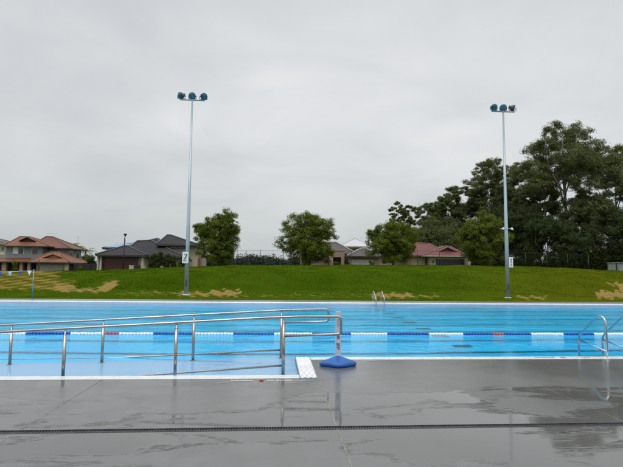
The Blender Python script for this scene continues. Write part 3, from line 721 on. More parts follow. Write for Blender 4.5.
G = 'tall gum trees behind the houses'
gk = dict(style='gum', n_cl=280, n_per=250, leaf=.08, low=.14, tr=.32, lobes=24, gap=.75, clump_r=(.035, .065))
for args in (
    ('sparse wispy gum leaning left over the red roofed house', 404, 204, 34, 96, 21, dict(n_cl=150, n_per=150, low=.5, tr=.2, lean=-.15, gap=.85, lobes=15, clump_r=(.028, .05), lobe_r=(.10, .17))),
    ('slender gum just left of the tall gum group, above the red roof', 428, 193, 34, 104, 22, dict(n_cl=130, low=.3, tr=.25, lobes=14)),
    ('grey green gum with a domed top above the red roofed house', 449, 190, 38, 108, 23, dict(low=.3)),
    ('leafy gum between the domed gum and the right mast', 470, 182, 36, 110, 24, dict(low=.25)),
    ('tall pointed gum just left of the right floodlight mast', 492, 161, 52, 106, 25, dict(low=.3)),
    ('gum filling the gap right of the right floodlight mast', 522, 165, 44, 104, 26, dict(low=.25)),
    ('tallest gum tree with a huge domed crown', 568, 117, 114, 90, 27, dict(n_cl=760, n_per=210, low=.10, tr=.42, leaf=.085, gap=.66, lobes=52, lobe_r=(.075, .13), clump_r=(.022, .045))),
    ('gum partly cut by the right picture edge', 620, 146, 66, 98, 28, dict(low=.25)),
    ('gum standing in the shade left under the tallest dome', 541, 172, 50, 95, 30, dict(low=.1)),
    ('slim gum whose top shows between the pointed gum and the right mast', 508, 181, 40, 100, 31, dict(low=.1)),
    ('pale topped gum half hidden behind the domed grey green gum', 436, 203, 34, 114, 32, dict(low=.1)),
    ('lower gum under the right side of the tallest crown', 598, 186, 60, 86, 29, dict(low=.12))):
    lab, cx, top, wpx, Yt, sd_, kw = args
    tree_px('gum_tree', lab, 'gum tree', G, cx, top, wpx, Yt, sd_, m_leaf_gum, m_bark, **dict(gk, **kw))
G = 'dark understorey trees below the gums'
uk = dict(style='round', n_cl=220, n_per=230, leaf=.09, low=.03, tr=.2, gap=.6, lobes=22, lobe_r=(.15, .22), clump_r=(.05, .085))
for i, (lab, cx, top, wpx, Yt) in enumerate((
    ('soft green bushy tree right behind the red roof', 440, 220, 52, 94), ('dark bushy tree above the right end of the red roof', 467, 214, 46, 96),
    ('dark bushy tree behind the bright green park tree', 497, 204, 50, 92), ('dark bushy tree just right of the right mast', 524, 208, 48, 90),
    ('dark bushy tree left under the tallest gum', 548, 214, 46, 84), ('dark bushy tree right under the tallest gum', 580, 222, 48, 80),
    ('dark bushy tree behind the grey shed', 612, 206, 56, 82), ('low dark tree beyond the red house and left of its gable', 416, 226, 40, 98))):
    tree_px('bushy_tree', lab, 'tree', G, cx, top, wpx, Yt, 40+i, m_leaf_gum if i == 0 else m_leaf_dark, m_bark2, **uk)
# low scrub along the far fence, one mass
rg = np.random.default_rng(5); cl_ = []
for cx in np.arange(468, 700, 5.):
    Yt = 78+rg.uniform(-3, 3); x = X(cx, Yt); zg = float(ground_z(x, Yt)); hgt = rg.uniform(2.2, 5.0)
    cl_.append(((x, Yt, zg+hgt*.45), (1.1, 1.1, hgt*.5)))
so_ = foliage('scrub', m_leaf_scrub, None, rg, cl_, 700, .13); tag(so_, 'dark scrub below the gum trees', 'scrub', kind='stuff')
# far wood
cl_ = []
for cx in np.arange(150, 470, 2.6):
    Yt = 205+rg.uniform(-12, 12); x = X(cx, Yt); base_z = 1.3
    tp = 254.5+2.5*math.sin(cx*.19)+rg.uniform(-2.2, 2.5)
    if 275 < cx < 292: tp += (cx-275)*.55
    zt_ = Z(cx, tp, Yt); cl_.append(((x, Yt, (zt_+base_z)/2-.5), (2.0+rg.uniform(0, 1.4), 1.8, (zt_-base_z)/2)))
fo = foliage('far_wood', m_leaf_far, None, rg, cl_, 1500, .30); tag(fo, 'grey green distant wood on the horizon', 'wood', kind='stuff')

# shrubs
def shrub(label, cx, top, wpx, Y, seed, ml=m_leaf_dark, n=16, leaf=.055, name='shrub', group=None):
    rg = np.random.default_rng(seed); x = X(cx, Y); zg = float(ground_z(x, Y)); H = Z(cx, top, Y)-zg; W = wpx*Y/F
    root = thing(name, label, 'shrub', (x, Y, zg-.03), group); cl = []; st = MB()
    for k in range(n):
        u = k/n; a = rg.uniform(0, 2*PI); zc = H*(.15+.72*u); rr_ = W*.5*(1-.55*u**2)*rg.uniform(.1, .62)
        p = (math.cos(a)*rr_, math.sin(a)*rr_, zc); r_ = W*rg.uniform(.16, .26); cl.append((p, (r_, r_, r_*.95)))
        st.tube([(0, 0, 0), (p[0]*.4, p[1]*.4, zc*.6), p], [.03, .02, .008], 5, cap=False)
    st.build('stem', m_bark2, root, loc=(0, 0, 0)); foliage('foliage', ml, root, rg, cl, 240, leaf); return root
G = 'dark shrubs in front of the dark roofed house'
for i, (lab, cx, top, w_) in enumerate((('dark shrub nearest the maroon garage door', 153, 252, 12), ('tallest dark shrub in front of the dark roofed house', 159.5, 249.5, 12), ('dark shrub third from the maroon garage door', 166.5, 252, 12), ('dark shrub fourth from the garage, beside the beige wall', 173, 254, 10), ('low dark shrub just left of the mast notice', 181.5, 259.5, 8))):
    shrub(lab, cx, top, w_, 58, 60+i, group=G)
shrub('small palm like green shrub before the left house porch', 14.5, 260, 7, 88, 70, m_leaf_park, 12, .08)
shrub('bright yellow green shrub before the black carport', 80.5, 266, 5.5, 80, 71, m_leaf_bright, 12, .07)
shrub('dark green bush between the left house and the dark roofed house', 91, 255, 13, 100, 72, m_leaf_dark, 16, .1)
shrub('green bush behind the carport roof of the left house', 85, 253, 12, 118, 73, m_leaf_park, 16, .12)
shrub('clipped dark hedge plant inside the beige portico', 336, 261.5, 9, 67, 74, m_leaf_dark, 12, .06)
shrub('slim green shrub between portico and white garage door', 346.5, 256, 6, 66, 75, m_leaf_dark, 12, .06)
shrub('green shrub standing against the white garage door', 371, 259, 6, 66, 76, m_leaf_park, 10, .06)
shrub('bush showing between white roof and brown garage roof', 364, 245.5, 10, 84, 77, m_leaf_park, 12, .1)
shrub('low green bush at the far fence in the open gap', 250, 262, 4, 62, 78, m_leaf_bright, 8, .05)

# palm behind the left house
def palm(label, cx, top, Y, seed, fr=17, L=3.0):
    rg = np.random.default_rng(seed); x = X(cx, Y); zg = float(ground_z(x, Y)); H = Z(cx, top, Y)-zg-L*.35
    root = thing('palm_tree', label, 'palm', (x, Y, zg-.03), 'palms behind the left house')
    tpts = [(.15*math.sin(k), 0, H*k/6) for k in range(7)]; MB().tube(tpts, [.2-.012*k for k in range(7)], 8).build('trunk', m_bark2, root, loc=(0, 0, 0))
    o = Vector(tpts[-1]); f_ = MB()
    for k in range(fr):
        a = 2*PI*k*.382; el = rg.uniform(-.2, 1.2); ln = L*rg.uniform(.8, 1.1); d = Vector((math.cos(a), math.sin(a), 0)); pr_ = None
        for s_ in range(9):
            u = s_/8; p = o+d*ln*u*math.cos(el*.7)+Vector((0, 0, ln*(math.sin(el)*u*.9-.75*u*u)))
            if pr_ is not None:
                n_ = d.cross(Vector((0, 0, 1)))
                for sg in (-1, 1):
                    for q in (0, .5):
                        b0 = pr_.lerp(p, q); lf = .75*math.sin(PI*min(1, u*.85+.12)); e_ = b0+n_*sg*lf+d*.25*lf+Vector((0, 0, -.35*lf)); w2 = d*.07
                        f_.add([b0-w2, b0+w2, e_], [(0, 1, 2)])
                f_.add([pr_-n_*.03, pr_+n_*.03, p+n_*.02, p-n_*.02], [(0, 1, 2, 3)])
            pr_ = p
    f_.build('frond', m_leaf_park, root, loc=(0, 0, 0))
palm('bushy palm behind the left house, nearest its roof ridge', 70, 240.5, 116, 5, L=3.2); palm('palm behind the left house, middle one', 77, 243, 114, 6, 14, 2.6)
palm('palm behind the left house, farthest right with drooping fronds', 85, 246, 112, 7, 15, 3.4)

# ------------------------------------------------------------------ houses
def tile_mat(name, a, b2, c3, sheen=.45):
    m, t, b = newmat(name); g = t.add('ShaderNodeNewGeometry'); s_ = t.add('ShaderNodeSeparateXYZ'); t.link(g.outputs['Position'], s_.inputs[0])
    v = t.coord(); n = t.noise(v, .35, 6, .65, .6); n2 = t.noise(t.coord((1, 1, 2.5)), 3, 4, .7)
    c = t.mix(t.ramp(n, .3, .7), a, b2); c = t.mix(t.math('MULTIPLY', t.ramp(n2, .4, .7), .5), c, c3)
    cz = t.math('FRACT', t.math('MULTIPLY', s_.outputs[2], 6.5)); course = t.ramp(cz, .0, .25)
    c = t.mix(t.math('MULTIPLY', t.math('SUBTRACT', 1, course), .45), c, tuple(q*.45 for q in a)); t.link(c, b.inputs['Base Color'])
    wv = t.math('SINE', t.math('MULTIPLY', t.math('ADD', s_.outputs[0], s_.outputs[1]), 21))
    t.link(t.bump(t.math('ADD', course, t.math('MULTIPLY', wv, .3)), .5, .04), b.inputs['Normal']); b.inputs['Roughness'].default_value = sheen; b.inputs['Specular IOR Level'].default_value = .18; return m
m_tile_or = tile_mat('orange_brown_tile', (.24, .075, .021), (.12, .046, .022), (.045, .03, .022))
m_tile_br = tile_mat('rose_brown_tile', (.17, .062, .038), (.11, .045, .03), (.055, .032, .025))
m_tile_dk = tile_mat('charcoal_tile', (.018, .017, .019), (.026, .024, .027), (.012, .012, .013), .65)
m_tile_gb = tile_mat('grey_brown_tile', (.052, .042, .042), (.075, .06, .058), (.035, .03, .03))
m_tile_rd = tile_mat('dark_red_tile', (.135, .034, .027), (.09, .028, .024), (.16, .056, .045), .4)
m_cap_rd = mat('pale_red_ridge', (.24, .12, .105), .5); m_cap_dk = mat('charcoal_ridge', (.055, .05, .053), .5); m_cap_or = mat('brown_ridge', (.14, .065, .045), .5)
m_cap_gb = mat('pale_grey_ridge', (.30, .27, .26), .5)
m_metalroof = mat('white_metal_roof', (.42, .44, .44), .4, vary=.04)
m_grey = mat('grey_blue_render', (.18, .215, .24), .8, vary=.06); m_beige = mat('beige_render', (.34, .29, .23), .8, vary=.08); m_cream = mat('cream_render', (.44, .39, .31), .8, vary=.06)
m_pinkb = mat('pinkish_brick', (.32, .22, .17), .85, vary=.15, scale=6); m_sand = mat('sandy_brick', (.33, .26, .17), .85, vary=.12, scale=6)
m_maroon = mat('maroon_door', (.060, .012, .012), .45, vary=.1); m_navyd = mat('navy_black_door', (.012, .014, .022), .4, vary=.1); m_dark = mat('dark_glass', (.02, .022, .026), .08, vary=.3, spec=.7)
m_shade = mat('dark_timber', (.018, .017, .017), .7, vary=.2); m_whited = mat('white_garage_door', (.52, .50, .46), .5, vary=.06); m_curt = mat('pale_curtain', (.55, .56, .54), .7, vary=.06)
m_fascia_d = mat('dark_gutter', (.035, .028, .026), .5); m_fascia_w = mat('pale_gutter', (.45, .42, .38), .5); m_solar = mat('solar_panel_glass', (.22, .33, .48), .12, vary=.1, spec=1.)  # sky reflection of the tilted solar panels is put into their pale base colour
m_lgrey = mat('light_grey_slats', (.30, .31, .30), .7, vary=.1); m_redp = mat('orange_red_paint', (.45, .07, .03), .5, vary=.1); m_slat_dk = mat('black_fence_paint', (.012, .012, .013), .6, vary=.1)
m_brown = mat('brown_gable_cladding', (.10, .075, .055), .7, vary=.1); m_gablet = mat('beige_gablet', (.24, .18, .13), .7, vary=.1)

def hip(root, x0, x1, y0, y1, ze, A_, B_, m, mc, mf, fascia=.2, caps=True, name='roof'):
    """hip roof: eave rectangle at ze, ridge from A_ to B_ (x,y,z)"""
    A_, B_ = Vector(A_), Vector(B_); e = [Vector((x0, y0, ze)), Vector((x1, y0, ze)), Vector((x1, y1, ze)), Vector((x0, y1, ze))]
    r_ = MB()
    alongx = abs(B_.x-A_.x) >= abs(B_.y-A_.y)
    if alongx: fcs = [(0, 1, 5, 4), (1, 2, 5), (2, 3, 4, 5), (3, 0, 4)]
    else: fcs = [(0, 1, 4), (1, 2, 5, 4), (2, 3, 5), (3, 0, 4, 5)]     # A_ is the near ridge end
    if (A_-B_).length < .05: B_ = A_.copy(); fcs = [(0, 1, 4), (1, 2, 4), (2, 3, 4), (3, 0, 4)]
    r_.add(e+[A_, B_], fcs); ro = r_.build(name, m, root)
    f_ = MB()
    f_.box(x0+.02, x1-.02, y0+.02, y1-.02, ze-fascia, ze-.005); f_.build('fascia', mf, ro)
    if caps:
        c_ = MB(); n_ = [(e[0], A_), (e[3], A_), (e[1], B_), (e[2], B_)] if alongx else [(e[0], A_), (e[1], A_), (e[2], B_), (e[3], B_)]
        up = Vector((0, 0, .03))
        for a, q in n_: c_.tube([a+up, q+up], .10, 6)
        if (A_-B_).length > .1: c_.tube([A_+up, B_+up], .11, 6)
        c_.build('ridge_cap', mc, ro)
    return ro
def gablet(ro, xc, hw, yf, z0, z1, mfill, mc, depth=1.6):
    """little gable set into the front hip"""
    g_ = MB(); g_.add([(xc-hw, yf, z0), (xc+hw, yf, z0), (xc, yf, z1)], [(0, 1, 2)]); go_ = g_.build('gablet', mfill, ro)
    s_ = MB(); u = .12
    for s2 in (-1, 1):
        a, p = Vector((xc+s2*(hw+.25), yf-.25, z0-.08)), Vector((xc, yf-.25, z1+u)); q, r2 = Vector((xc+s2*(hw+.25), yf+depth*.2, z0-.08)), Vector((xc, yf+depth, z1+u))
        s_.add([a, p, r2, q], [(0, 1, 2, 3)]); 
    s_.build('gablet_roof', ro.data.materials[0], ro)
    c_ = MB(); c_.tube([(xc-hw-.3, yf-.27, z0-.08), (xc, yf-.27, z1+u), (xc+hw+.3, yf-.27, z0-.08)], .10, 6); c_.build('ridge_cap', mc, ro)
def wbox(root, name, px0, px1, pt, pb, Y, depth, m, proud=0.):
    """wall or panel between photo columns px0..px1, top row pt, bottom row pb (None: ground) at depth Y"""
    a, c = X(px0, Y), X(px1, Y); zt_ = Z((px0+px1)/2, pt, Y); zb_ = float(ground_z((a+c)/2, Y))-.3 if pb is None else Z((px0+px1)/2, pb, Y)
    b_ = MB(); b_.box(a, c, Y-proud, Y-proud+depth, zb_, zt_); return b_.build(name, m, root)
def window(root, px0, px1, pt, pb, Y, mpane=None, mframe=None):
    f_ = wbox(root, 'window', px0, px1, pt, pb, Y, .08, mframe or m_cream, .06)
    w_ = (px1-px0); h_ = (pb-pt); i = min(.6, w_*.1)
    a, c = X(px0+i, Y), X(px1-i, Y); z0, z1 = Z(px0, pb-.4, Y), Z(px0, pt+.4, Y)
    p_ = MB(); mid = (a+c)/2
    p_.box(a, mid-.03, Y-.075, Y-.065, z0, z1); p_.box(mid+.03, c, Y-.075, Y-.065, z0, z1); p_.build('pane', mpane or m_dark, f_)
    return f_
def lined_door(root, name, px0, px1, pt, pb, Y, m, rows=5, proud=.05, cols=0):
    a, c = X(px0, Y), X(px1, Y); z1 = Z((px0+px1)/2, pt, Y); z0 = float(ground_z((a+c)/2, Y))-.2 if pb is None else Z((px0+px1)/2, pb, Y)
    d = MB()
    for k in range(rows):
        h0 = z0+(z1-z0)*k/rows; h1 = z0+(z1-z0)*(k+1)/rows-.02; n = max(1, cols)
        for q in range(n): d.box(a+(c-a)*q/n+.01, a+(c-a)*(q+1)/n-.01, Y-proud, Y-proud+.06, h0, h1)
    return d.build(name, m, root)
def antenna(root, cx, top, Y, h=1.2):
    x, z = X(cx, Y), Z(cx, top, Y); a = MB(); a.tube([(x, Y, z-h), (x, Y, z)], .025, 5); a.tube([(x-1.1, Y, z-.1), (x+1.1, Y, z-.02)], .02, 5)
    for k in range(6): a.tube([(x-1+k*.4, Y-.35, z-.08), (x-1+k*.4, Y+.35, z-.08)], .012, 4)
    a.build('antenna', m_steel, root)

# --- left two storey house
Y = 95
hA = thing('two_storey_house', 'grey two storey house with weathered orange brown tiled roofs', 'house', (X(45, Y), Y, float(ground_z(X(45, Y), Y))))
wbox(hA, 'wall', 4.8, 41.5, 246, 262, Y+3, 6, m_grey); wbox(hA, 'wall', 41.5, 67.0, 248.2, 262, Y+5.5, 6.6, m_grey)
window(hA, 11.8, 23, 246.8, 254.2, Y+3, m_dark, m_curt); wbox(hA, 'curtain', 12.3, 17, 247.2, 253.8, Y+3, .05, m_curt, .12)
window(hA, 30.8, 37.4, 247, 254.4, Y+3); window(hA, 58, 62.5, 249.5, 256, Y+5.5)
xw = X(67.0, Y+5.5); zw0, zw1 = Z(67, 258.5, Y+5.5), Z(67, 249.8, Y+5.5)
for ya_, yb3 in ((Y+6.1, Y+7.6), (Y+9.6, Y+10.9)):
    fb = MB(); fb.box(xw-.02, xw+.06, ya_, yb3, zw0, zw1); fo_ = fb.build('window', m_cream, hA); fb = MB(); fb.box(xw+.055, xw+.07, ya_+.1, yb3-.1, zw0+.1, zw1-.1); fb.build('pane', m_dark, fo_)
def pt3(px_, py_, Y_): p = P(px_, py_, Y_); return (p.x, p.y, p.z)
r1 = hip(hA, X(1.5, Y+2.2), X(47.5, Y+2.2), Y+2.2, Y+13, Z(25, 245.8, Y+2.2), pt3(20, 236.6, Y+7.5), pt3(30, 236.9, Y+7.5), m_tile_or, m_cap_or, m_fascia_d)
gablet(r1, X(26, Y+4.6), 1.35, Y+4.6, Z(26, 240.8, Y+4.6), Z(26, 237.6, Y+4.6), m_shade, m_cap_or)
r2 = hip(hA, X(26, Y+4.5), X(69, Y+4.5), Y+4.5, Y+13.4, Z(60, 248.0, Y+4.5), pt3(46, 236.6, Y+9), pt3(53, 236.9, Y+9), m_tile_br, m_cap_or, m_fascia_d)
antenna(hA, 50, 233.3, Y+9)
# lower storey
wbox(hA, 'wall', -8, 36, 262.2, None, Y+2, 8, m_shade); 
for a_, b2_ in ((1.5, 5.8), (19.2, 22.4), (27, 30.2)): wbox(hA, 'pillar', a_, b2_, 261.8, None, Y+.4, .7, m_pinkb)
r3 = hip(hA, X(-12, Y), X(34, Y), Y-.1, Y+6, Z(15, 261.6, Y), pt3(-6, 258.4, Y+3.0), pt3(30, 258.4, Y+3.0), m_tile_or, m_cap_or, m_fascia_d)
wbox(hA, 'garage_wall', 36, 67.4, 262.6, None, Y-3.0, .5, m_pinkb); lined_door(hA, 'garage_door', 38.5, 63.6, 264.2, None, Y-3.0, m_lgrey, 1, .06, 18)
wbox(hA, 'pillar', 64.4, 67.8, 263, None, Y-3.6, .5, m_sand)
r4 = hip(hA, X(26.5, Y-4), X(69.5, Y-4), Y-4, Y+7.6, Z(55, 262.2, Y-4), pt3(50, 252.2, Y+1.5), pt3(59, 252.2, Y+1.5), m_tile_or, m_cap_or, m_fascia_d, .22)
gablet(r4, X(53, Y-1.6), 2.0, Y-1.6, Z(53, 258.6, Y-1.6), Z(53, 254.8, Y-1.6), m_gablet, m_cap_or)
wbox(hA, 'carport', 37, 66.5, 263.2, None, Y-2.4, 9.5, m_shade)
fn = thing('side_fence', 'black boundary fence between left house and dark roofed house', 'fence', (X(92, 82), 82, 1.2))
wbox(fn, 'panel', 74, 97.5, 263.8, None, 82, .08, m_slat_dk)
for q in (74, 82, 90, 97): wbox(fn, 'post', q, q+.8, 263.2, None, 82, .14, m_slat_dk, .1)
# sliver of another house at the picture edge
hE = thing('pale_house', 'pale house cut by the left picture edge behind the grey house', 'house', (X(-6, 118), 118, 1.4))
wbox(hE, 'wall', -40, 3.6, 243, None, 118, 8, m_cream); window(hE, 0.2, 2.6, 246.5, 251, 118)
hip(hE, X(-46, 117), X(5.2, 117), 117, 127, Z(0, 243.4, 117), pt3(-30, 236, 122), pt3(-12, 236, 122), m_tile_gb, m_cap_gb, m_fascia_w)
wbox(hE, 'balcony_rail', -30, 3.4, 252.6, 254.2, 117.6, .1, m_curt, .2)

# --- dark roofed house
Y = 62
hB = thing('dark_roofed_house', 'low beige house with charcoal tiled roofs and a maroon garage door', 'house', (X(140, Y), Y, float(ground_z(X(140, Y), Y))))
wbox(hB, 'garage_wall', 96.8, 143, 255.2, None, Y, 7, m_beige); lined_door(hB, 'garage_door', 101.8, 138.2, 257.2, None, Y, m_maroon, 5, .03, 1)
wbox(hB, 'lintel', 101, 139.5, 255, 257.3, Y, .1, m_fascia_d, .05)
for a_, b2_ in ((96.6, 98.2), (99.2, 101.0), (140.8, 143.2)): wbox(hB, 'pillar', a_, b2_, 255.5, None, Y-.5, .4, m_cream)
wbox(hB, 'wall', 143, 184, 256.0, None, Y+3, 9, m_beige)
window(hB, 146, 150, 258.5, 266, Y+3); window(hB, 155, 168, 258, 265, Y+3)
wbox(hB, 'wall', 160, 196.6, 244.8, None, Y+6, 8, m_cream)
window(hB, 169, 184.2, 245.1, 248.6, Y+6, m_dark, m_fascia_d); window(hB, 189.2, 192.2, 259, 261.2, Y+6)
wbox(hB, 'side_door', 195.9, 199.2, 258.8, None, Y+7, .2, m_redp)
wbox(hB, 'wall', 194.6, 202, 256.5, None, Y+7.4, 4, m_beige)
r5 = hip(hB, X(94.4, Y-.9), X(147, Y-.9), Y-.9, Y+8, Z(120, 254.9, Y-.9), pt3(124, 246.0, Y+3.4), pt3(128, 246.2, Y+3.4), m_tile_dk, m_cap_dk, m_fascia_d)
r6 = hip(hB, X(118, Y+2), X(184.5, Y+2), Y+2, Y+14, Z(150, 256.2, Y+2), pt3(137, 241.2, Y+8), pt3(151, 240.6, Y+8), m_tile_dk, m_cap_dk, m_fascia_d)
r7 = hip(hB, X(155, Y+5), X(199, Y+5), Y+5, Y+17, Z(177, 244.7, Y+5)-.0, pt3(167, 235.2, Y+9.5), pt3(171, 235.2, Y+9.5), m_tile_dk, m_cap_dk, m_fascia_d)
r8 = hip(hB, X(101, Y+9), X(160, Y+9), Y+9, Y+18, Z(120, 248.2, Y+9), pt3(137, 243.0, Y+13), pt3(158, 238.5, Y+13), m_tile_dk, m_cap_dk, m_fascia_d)
sm_ = MB()
p0, p1, p2, p3 = Vector(pt3(102.5, 247.3, Y+9.2)), Vector(pt3(124.5, 246.6, Y+9.2)), Vector(pt3(139.0, 241.6, Y+11.8)), Vector(pt3(119, 242.8, Y+11.6))
for k in range(6):
    a, c = k/6+.004, (k+1)/6-.004
    q = [p0.lerp(p1, a), p0.lerp(p1, c), p3.lerp(p2, c), p3.lerp(p2, a)]; dn_ = Vector((0, 0, -.05))
    sm_.add(q+[v_+dn_ for v_ in q], [(0, 1, 2, 3), (7, 6, 5, 4), (0, 4, 5, 1), (1, 5, 6, 2), (2, 6, 7, 3), (3, 7, 4, 0)])
sm_.build('solar_panel', m_solar, hB)
# letterbox piers and bin
for lab, a_, b2_, pt_ in (('cream letterbox pier left of the black bin', 129, 133, 265.3), ('cream letterbox pier right of the black bin', 142.8, 144.8, 266), ('small cream pier among the dark shrubs', 160.2, 162.8, 266.4)):
    a, c = X(a_, 56), X(b2_, 56); z1 = Z(a_, pt_, 56); zg = float(ground_z(a, 56)); o = thing('letterbox_pier', lab, 'letterbox', ((a+c)/2, 56, zg))
    b_ = MB(); b_.box(a, c, 56, 56.3, zg-.05, z1-.05); b_.build('pier', m_cream, o); b_ = MB(); b_.box(a-.03, c+.03, 55.97, 56.33, z1-.05, z1); b_.build('cap', m_fascia_w, o)
a, c, z1 = X(134.2, 57), X(139.2, 57), Z(136, 265.2, 57); zg = float(ground_z(a, 57)); o = thing('wheelie_bin', 'black wheeled bin between the cream piers by the garage', 'bin', ((a+c)/2, 57, zg))
b_ = MB(); b_.box(a, c, 57, 57.5, zg+.03, z1-.06, .03); b_.build('body', m_slat_dk, o); b_ = MB(); b_.box(a-.03, c+.03, 56.96, 57.54, z1-.06, z1, .02); b_.build('lid', m_shade, o)
for s_ in (a+.06, c-.06): MB().lathe((s_, 57.5, zg+.1), [(.1, -.025), (.1, .025)], 12, 'X').build('wheel', m_shade, o)

# --- portico house
Y = 70
hC = thing('portico_house', 'pinkish beige house with portico, brown grey roofs and a white garage door', 'house', (X(350, Y), Y, float(ground_z(X(350, Y), Y))))
wbox(hC, 'wall', 303, 349, 253, None, Y+1.5, 9, m_pinkb); wbox(hC, 'garage_wall', 348, 380, 256.2, None, Y-1.5, 9, m_pinkb)
lined_door(hC, 'garage_door', 350.2, 374, 259.6, None, Y-1.5, m_whited, 4, .04, 5)
wbox(hC, 'portico_beam', 329.6, 344.6, 250.4, 257.2, Y-1.2, 2.6, m_pinkb); wbox(hC, 'cornice', 329.0, 345.2, 249.7, 250.6, Y-1.3, 2.8, m_beige)
for a_, b2_ in ((329.8, 332.8), (341.2, 344.4)): wbox(hC, 'pillar', a_, b2_, 257.2, None, Y-1.2, .5, m_pinkb)
window(hC, 333.5, 336.4, 258, 262, Y+1.4); window(hC, 337, 340, 258, 262, Y+1.4); window(hC, 309, 320, 257, 263, Y+1.5)
hip(hC, X(303, Y+.6), X(357, Y+.6), Y+.6, Y+13, Z(330, 253.2, Y+.6), pt3(318, 242.6, Y+6.5), pt3(336.5, 242.4, Y+6.5), m_tile_gb, m_cap_gb, m_fascia_d)
hip(hC, X(346.6, Y-2.3), X(382, Y-2.3), Y-2.3, Y+8, Z(363, 256.0, Y-2.3), pt3(361.6, 248.6, Y+1.6), pt3(367, 248.6, Y+1.6), m_tile_gb, m_cap_gb, m_fascia_d)
# --- white roofed house behind
hW = thing('white_roofed_house', 'cream house with a white pyramid metal roof behind the portico house', 'house', (X(355, 92), 92, 1.5))
wbox(hW, 'wall', 341, 371, 246.4, None, 92, 9, m_cream); window(hW, 352, 356, 248, 252, 92)
hip(hW, X(339.6, 91.2), X(372, 91.2), 91.2, 102, Z(355, 246.2, 91.2), pt3(354.2, 238.6, 96.5), pt3(355.6, 238.6, 96.5), m_metalroof, m_metalroof, m_fascia_w)
antenna(hW, 365.5, 237.4, 96, 1.6)
hG = thing('small_beige_house', 'beige house mostly hidden behind the low spreading tree', 'house', (X(392, 84), 84, 1.5))
wbox(hG, 'wall', 380, 408, 256.5, None, 84, 8, m_beige); window(hG, 383, 388, 258, 262, 84); hip(hG, X(377.5, 83.3), X(411, 83.3), 83.3, 93, Z(395, 256.4, 83.3), pt3(388, 250, 88), pt3(400, 250, 88), m_tile_gb, m_cap_gb, m_fascia_d)

# --- red roofed house
Y = 78
hD = thing('red_roofed_house', 'sandy brick house with dark red tiled roof and navy garage door', 'house', (X(443, Y), Y, float(ground_z(X(443, Y), Y))))
wbox(hD, 'wall', 412, 436, 255.6, None, Y+1.2, 9, m_sand); wbox(hD, 'garage_wall', 429.2, 468.2, 255.6, None, Y, 9, m_sand)
lined_door(hD, 'garage_door', 435.8, 464.6, 259.2, None, Y, m_navyd, 4, .03, 1); wbox(hD, 'front_door', 425.6, 428.6, 258, None, Y+1.2, .1, m_shade, .06)
wbox(hD, 'wall_lamp', 432.6, 433.6, 260.8, 262.6, Y, .1, m_shade, .1)
wbox(hD, 'downpipe', 460.6, 461.4, 255.4, 259.6, Y, .08, m_shade, .1)
hip(hD, X(408, Y+.5), X(452, Y+.5), Y+.5, Y+13, Z(430, 255.6, Y+.5), pt3(417, 243.2, Y+7), pt3(429, 243.6, Y+7), m_tile_rd, m_cap_rd, m_fascia_d)
r9 = hip(hD, X(424, Y-.8), X(467.8, Y-.8), Y-.8, Y+10, Z(445, 255.4, Y-.8), pt3(444, 246.4, Y+3.6), pt3(450, 246.4, Y+3.6), m_tile_rd, m_cap_rd, m_fascia_w)
gablet(r9, X(447.3, Y+1.3), 1.35, Y+1.3, Z(447, 251.4, Y+1.3), Z(447, 247.8, Y+1.3), m_fascia_d, m_cap_rd)
o = thing('brick_pier', 'low pale pier at the right corner of the red roofed house', 'pier', (X(470, 76), 76, float(ground_z(X(470, 76), 76))))
wbox(o, 'pier', 468.6, 471.4, 261.2, None, 76, .4, m_cream); wbox(o, 'cap', 468.3, 471.7, 260.9, 261.3, 76, .5, m_fascia_w, .03)

# --- shed at the right edge
Y = 56
sd_ = thing('garden_shed', 'pale grey green corrugated shed at the right picture edge', 'shed', (X(620, Y), Y, float(ground_z(X(620, Y), Y))))
m_shed = mat('grey_green_sheet', (.20, .26, .25), .45, vary=.12, scale=2, stretch=(4, 1, .2))
a, c = X(616.2, Y), X(650, Y); zb2 = float(ground_z(a, Y))-.3; z1 = Z(617, 262.9, Y)
w_ = MB(); n = 60; vs_ = []
for k in range(n+1):
    xx = a+(c-a)*k/n; yy = Y+(.03 if k % 2 else 0); vs_ += [(xx, yy, zb2), (xx, yy, z1)]
w_.add(vs_, [(2*k, 2*k+2, 2*k+3, 2*k+1) for k in range(n)]); w_.box(a, a+.05, Y+.05, Y+1.45, zb2, z1); w_.box(c-.05, c, Y+.05, Y+1.45, zb2, z1); w_.box(a, c, Y+1.45, Y+1.5, zb2, z1); w_.build('wall', m_shed, sd_)
b_ = MB(); b_.box(a-.1, c+.1, Y-.12, Y+1.6, z1, z1+.06); b_.build('roof', m_lgrey, sd_); b_ = MB(); b_.box(X(616.0, Y), X(617.0, Y), Y-.06, Y, zb2, z1); b_.build('corner_post', m_slat_dk, sd_)
b_ = MB(); b_.box(X(618.6, Y), X(630, Y), Y-.05, Y-.01, zb2, z1-.35); b_.build('door', m_shed, sd_)

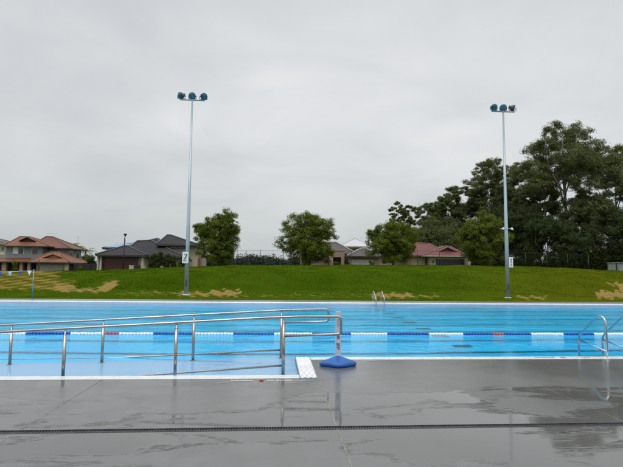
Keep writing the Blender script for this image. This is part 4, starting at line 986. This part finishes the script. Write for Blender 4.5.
# ------------------------------------------------------------------ crest fence (black welded mesh), street lamp
YFc = 52.
fe = thing('mesh_fence', 'tall thin black mesh fence running along behind the grass crest', 'fence', (X(260, YFc), YFc, 1.8))
fx0, fx1 = X(206, YFc), X(604, YFc); pitch = 2.52; x = X(260, YFc)-pitch*math.floor((X(260, YFc)-fx0)/pitch); wires = MB(); tops = []
while x < fx1:
    zg = float(ground_z(x, YFc)); zt_ = zg+2.05
    p = MB(); p.tube([(x, YFc, zg-.1), (x, YFc, zt_+.05)], .035, 6); p.build('post', m_slat_dk, fe); tops.append((x, zg, zt_)); x += pitch
for i in range(len(tops)-1):
    (xa_, ga, ta), (xb2, gb_, tb) = tops[i], tops[i+1]
    wires.tube([(xa_, YFc, ta), (xb2, YFc, tb)], .018, 4); wires.tube([(xa_, YFc, ga+.08), (xb2, YFc, gb_+.08)], .012, 4)
    for k in range(1, 26):
        u = k/26; xx = xa_+(xb2-xa_)*u; wires.tube([(xx, YFc, ga+(gb_-ga)*u+.08), (xx, YFc, ta+(tb-ta)*u)], .0035, 3, cap=False)
wires.build('mesh_panel', m_slat_dk, fe)
YL = 57.; lx = X(123.2, YL); zg = float(ground_z(lx, YL)); zt_ = Z(123.5, 233.2, YL)
lp_ = thing('street_lamp', 'black street lamp post before the maroon garage door', 'street lamp', (lx, YL, zg))
MB().tube([(lx, YL, zg-.1), (lx, YL, zt_-.5)], [.07, .05], 8).build('pole', m_slat_dk, lp_)
MB().tube([(lx+.02, YL, zt_-1.6), (lx+.12, YL-.02, zt_-.9), (lx+.04, YL, zt_-.45)], .035, 6).build('bracket', m_lgrey, lp_)
MB().lathe((lx+.06, YL, zt_-.45), [(.04, 0), (.08, .1), (.12, .26), (.22, .31), (.20, .35), (.05, .42)], 14).build('lamp_head', m_slat_dk, lp_)
YL = 84; lx = X(38.8, YL); zg = float(ground_z(lx, YL)); o = thing('black_post', 'slim black post before the pale garage door of the grey house', 'post', (lx, YL, zg))
MB().tube([(lx, YL, zg-.1), (lx, YL, Z(38, 260.2, YL))], .06, 8).build('pole', m_slat_dk, o); MB().lathe((lx, YL, Z(38, 260.2, YL)), [(.07, 0), (.09, .05), (.03, .12)], 8).build('cap', m_slat_dk, o)
YL = 120; lx = X(76.4, YL); o = thing('radio_mast', 'thin mast rising among the palms behind the grey house', 'mast', (lx, YL, 1.4))
MB().tube([(lx, YL, 1.3), (lx, YL, Z(76, 236, YL))], .035, 6).build('pole', m_lgrey, o); MB().tube([(lx-.3, YL, Z(76, 237, YL)), (lx+.3, YL, Z(76, 237, YL))], .02, 5).build('aerial', m_lgrey, o)
